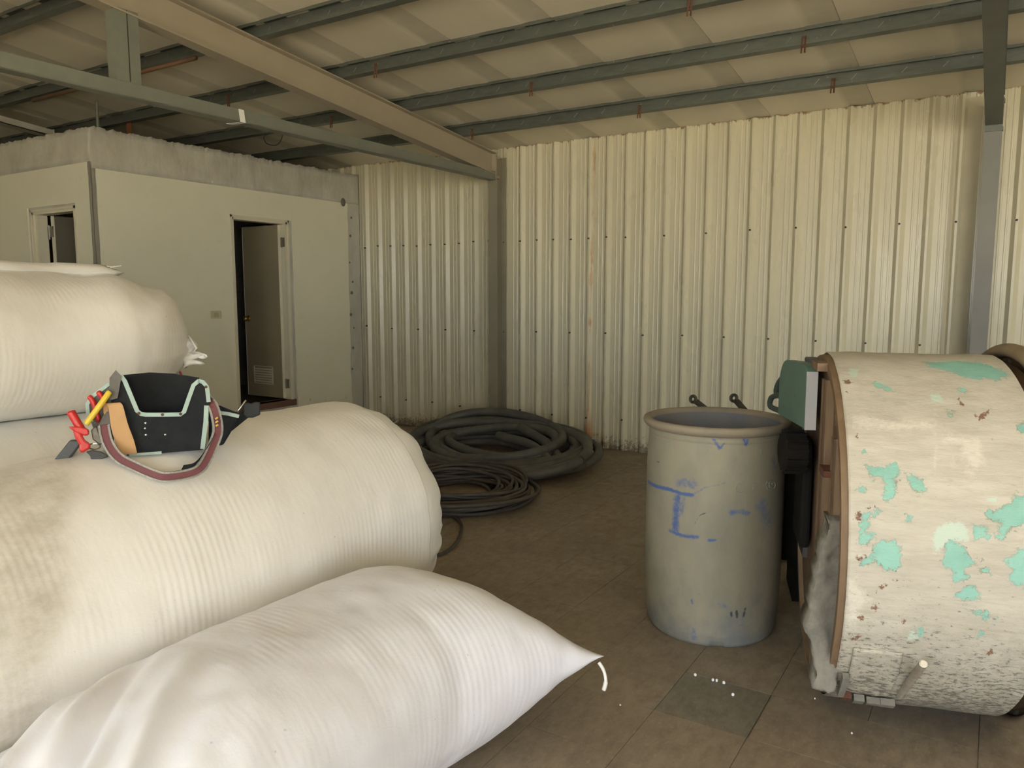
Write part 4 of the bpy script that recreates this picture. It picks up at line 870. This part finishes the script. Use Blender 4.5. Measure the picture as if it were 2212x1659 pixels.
back = [(-.17, .262), (-.082, .268), (-.02, .262), (.053, .246), (.08, .17), (.06, .055), (-.16, .055), (-.19, .1), (-.195, .19)]
obj('back_panel', MB().prism(back, lambda a, b_, d: fit(a, b_, d), -.105, -.097), m_cloth, tp)
b = MB()
def edge_wall(b, pts):
    lift = lambda q: (q[0], max(q[1], .055))
    for (a, c) in zip(pts[:-1], pts[1:]): b.add([fit(*a, 0), fit(*c, 0), fit(*lift(c), -.1), fit(*lift(a), -.1), fit(a[0] * .985, a[1] + .004, 0), fit(c[0] * .985, c[1] + .004, 0), fit(*lift((c[0] * .985, c[1] + .004)), -.1), fit(*lift((a[0] * .985, a[1] + .004)), -.1)], [(0,1,2,3),(4,7,6,5),(0,4,5,1),(2,6,7,3),(1,5,6,2),(3,7,4,0)])
edge_wall(b, [(-.16, .25), (-.190, .20), (-.186, .085), (-.156, .014), (-.063, .014), (.054, .014), (.067, .088), (.078, .159), (.074, .205), (.053, .226)]); obj('gusset', b, m_cloth, tp)
def binding(pts, d=.005, w=.006, name='binding', m=None):
    P = [fit(a, c, d) for a, c in pts]
    def nrm(i):
        a, c = P[max(0, i-1)], P[min(len(P)-1, i+1)]; return (c - a).normalized().cross(td).normalized() * w
    return obj(name, MB().strip(P, nrm, lambda i: td, .004), m or m_trim, tp)
binding([(-.160, .252), (-.150, .235), (-.122, .145), (-.112, .135), (-.098, .132), (-.05, .129), (-.004, .127), (.006, .134), (.02, .172), (.036, .214), (.053, .228)])
binding([(.05, .228), (.064, .222), (.074, .208), (.077, .16)]); binding([(.07, .15), (.066, .1), (.053, .016)], w=.0065)
binding([(-.062, .014), (-.15, .014)], w=.004)
obj('grey_flap', MB().prism([(-.192, .18), (-.19, .245), (-.172, .268), (-.158, .25), (-.166, .21), (-.172, .185)], lambda a, b_, d: fit(a, b_, d), .004, .012), m_grey, tp)
for a, c in ((-.101, .107), (-.103, .091), (-.102, .071), (-.049, .068)):
    rv = MB().lathe([(.0032, 0), (.003, .002), (0, .003)], lambda x, y, h: fit(a, c, .004) + tu * x + mz * y + td * h, 8)
    obj('rivet', rv, m_chrome, tp)
for a, c in ((-.118, .137), (-.054, .129), (-.004, .128), (.071, .207)): obj('tarnished_rivet', MB().lathe([(.0045, 0), (.004, .003), (0, .004)], lambda x, y, h: fit(a, c, .007) + tu * x + mz * y + td * h, 8), m_rust, tp)
# side pouches
obj('right_pouch', MB().prism([(.078, .150), (.103, .152), (.165, .120), (.147, .079), (.114, .024), (.07, .02)], lambda a, b_, d: fit(a, b_, d), -.06, -.015), m_cloth, tp, bevel=.006)
binding([(.100, .128), (.135, .120), (.163, .111)], -.012, .0055)
obj('left_pouch', MB().prism([(-.25, .174), (-.234, .197), (-.2, .222), (-.178, .245), (-.178, .15), (-.19, .05), (-.215, .04), (-.236, .09), (-.249, .137)], lambda a, b_, d: fit(a, b_, d), -.06, -.02), m_grey, tp, bevel=.005)
binding([(-.19, .232), (-.2, .224), (-.234, .198), (-.251, .174), (-.251, .144), (-.242, .12)], -.017, .005)
obj('tool_loop', MB().prism([(-.232, .1), (-.205, .15), (-.19, .16), (-.188, .1), (-.2, .07), (-.222, .06)], lambda a, b_, d: fit(a, b_, d), -.01, .008), m_grey, tp, bevel=.004)
ln = smooth_path([fit(-.188, .172, .012), fit(-.178, .160, .016), fit(-.17, .10, .02), fit(-.158, .05, .022), fit(-.149, .016, .02)], 5)
obj('leather_tab', MB().strip(ln, lambda i: tu * .022 * (1 - .12 * math.sin(i * .35)) , lambda i: td, .004), m_tan, tp)
ln = smooth_path([fit(-.192, .172, .010), fit(-.203, .168, .008), fit(-.204, .14, .006)], 3); obj('leather_tab', MB().strip(ln, lambda i: tu * .006, lambda i: td, .003), m_tan, tp)
st = [(-.212, .107), (-.208, .066), (-.195, .03), (-.173, -.003), (-.143, -.03), (-.113, -.049), (-.082, -.059), (-.051, -.062), (-.002, -.059), (.041, -.051), (.066, -.013), (.084, .022), (.099, .064), (.097, .108), (.086, .151), (.055, .196)]
dd = [.012, .025, .04, .06, .08, .095, .105, .11, .105, .095, .075, .055, .04, .02, .0, -.05]
P = smooth_path([fit(a, c + .002, d) for (a, c), d in zip(st, dd)], 5)
for p in P[6:-8]: p.z = max(p.z, b_top(p.x, p.y) + .018)
for _ in range(3):
    zz_ = [(P[max(0, i-2)].z + P[max(0, i-1)].z + P[i].z + P[min(len(P)-1, i+1)].z + P[min(len(P)-1, i+2)].z) / 5 for i in range(len(P))]
    for p, z in zip(P[3:-3], zz_[3:-3]): p.z = z
def snrm(i, w):
    a, c = P[max(0, i-1)], P[min(len(P)-1, i+1)]; return (c - a).normalized().cross(td).normalized() * w
obj('strap', MB().strip(P, lambda i: snrm(i, .0125), lambda i: td, .004), m_maroon, tp)
for sg in (1, -1):
    Q = [p + snrm(i, .0125 * sg) for i, p in enumerate(P)]; zb = MB(); k = 0
    for i in range(len(Q) - 1):
        for h in (.0, .33, .66):
            q = Q[i].lerp(Q[i+1], h); n_ = snrm(i, 1.0); tg = (Q[i+1] - Q[i]).normalized(); zb.beam(q - n_ * .0028 + td * .002, q + n_ * .0028 + tg * .003 + td * .002, .0024, .006, td)
    obj('braid_edge', zb, m_zig, tp)['kind'] = 'stuff'
inn = smooth_path([fit(.085, .051, .05), fit(.074, .03, .06), fit(.046, -.011, .075), fit(.022, -.033, .085), fit(-.007, -.037, .09)], 4)
obj('strap_end', MB().strip(inn, lambda i: Vector((.0, .0, .008)) + tu * .004, lambda i: td, .006), m_cloth, tp)
pd = MB().prism([(.094, .07), (.1, .075), (.098, .118), (.09, .118)], lambda a, b_, d: fit(a, b_, d), .026, .03)
lg = MB()
for z in (.072, .083, .094, .105): lg.beam(fit(.0935, z, .036), fit(.101, z + .005, .034), .005, .004, td)
obj('yellow_mark', lg, worn('gold_thread', (.55, .38, .06), (.4, .27, .05), 30, .4, .6, 0, 0), tp)
obj('buckle', MB().prism([(.178, .150), (.190, .157), (.200, .152), (.215, .157), (.228, .154), (.227, .114), (.205, .106), (.185, .107), (.175, .118)], lambda a, b_, d: fit(a, b_, d), -.075, -.055), worn('black_plastic', (.022, .025, .028), (.015, .016, .018), 10, .5, .5, 0, .05, spec=.2), tp, bevel=.004)
obj('belt', MB().strip([fit(.10, .10, -.065), fit(.14, .085, -.065), fit(.19, .125, -.065)], lambda i: (0, 0, .018), lambda i: td, .004), m_cloth, tp)
rg = arc_pts(fit(-.24, .047, .01), .016, 0, 2 * PI, 24, tu, mz * .6 + td * .5); obj('ring', MB().tube(rg, .0022, 6), m_chrome, tp)
obj('clip', MB().prism([(-.262, .033), (-.245, .037), (-.222, .03), (-.205, .014), (-.23, .004), (-.25, .006), (-.252, .02)], lambda a, b_, d: fit(a, b_, d), -.005, .014), m_steel_dark, tp, bevel=.002)
obj('metal_fitting', MB().prism([(-.246, .096), (-.232, .108), (-.22, .08), (-.206, .062), (-.225, .05), (-.243, .068)], lambda a, b_, d: fit(a, b_, d), -.012, .004), worn('greasy_metal', (.17, .155, .13), (.08, .07, .06), 40, .8, .4, .6, .2), tp, bevel=.003)
t = thing('yellow_marker', fit(-.226, .157, .03), 'yellow stick marker poking out of the left side of the tool pouch', 'marker')
obj('barrel', MB().tube([fit(-.258, .112, .035), fit(-.254, .117, .034), fit(-.194, .2, .022), fit(-.190, .205, .021)], [.007, .0085, .0085, .007], 12), m_yel, t, smooth=True)
t = thing('spring_clamp', fit(-.28, .09, .03), 'red handled clamp hanging at the left end of the tool pouch', 'clamp')
obj('jaw', MB().tube(smooth_path([fit(-.294, .154, .03), fit(-.290, .142, .03), fit(-.278, .115, .032), fit(-.264, .084, .034)], 4), [.007, .0105] + [.0115] * 9 + [.013, .012][:2], 12), m_redp, t, smooth=True)
obj('jaw', MB().prism([(-.303, .108), (-.292, .108), (-.274, .106), (-.252, .098), (-.25, .082), (-.262, .078), (-.285, .090)], lambda a, b_, d: fit(a, b_, d), .03, .05), m_redp, t, bevel=.005)
obj('handle', MB().prism([(-.292, .098), (-.275, .096), (-.262, .066), (-.248, .054), (-.251, .04), (-.262, .036), (-.27, .028), (-.28, .036), (-.278, .054), (-.288, .076)], lambda a, b_, d: fit(a, b_, d), .028, .048), m_redp, t, bevel=.006)
t = thing('hammer', fit(-.31, .03, .0), 'black hammer handle slanting down from the tool pouch into the gap between sacks', 'hammer')
obj('handle', MB().prism([(-.300, .072), (-.262, .07), (-.33, -.02), (-.372, -.02)], lambda a, b_, d: fit(a, b_, d), -.03, -.005), worn('black_grip', (.05, .054, .055), (.03, .032, .033), 6, .5, .5, 0, .05), t, bevel=.006)
for nm, a, lab in (('pliers', [(-.247, .197), (-.240, .188), (-.232, .165), (-.224, .12)], 'red handled pliers in the left pocket of the tool pouch, the outer pair'), ('pliers', [(-.222, .21), (-.216, .2), (-.208, .182), (-.2, .14)], 'red handled pliers in the left pocket of the tool pouch, the inner pair')):
    t = thing(nm, fit(*a[1], -.012), lab, 'pliers', 'red handled pliers'); obj('grip', MB().tube(smooth_path([fit(x, y, -.013) for x, y in a], 4), [.004, .0065] + [.0075] * 11, 10), m_redp, t, smooth=True)
t = thing('nail', fit(.168, .142, -.03), 'long bright nail leaning in the right pocket of the tool pouch', 'nail')
obj('shank', MB().tube([fit(.148, .112, -.03), fit(.186, .162, -.03)], .0028, 8), m_chrome, t, smooth=True)
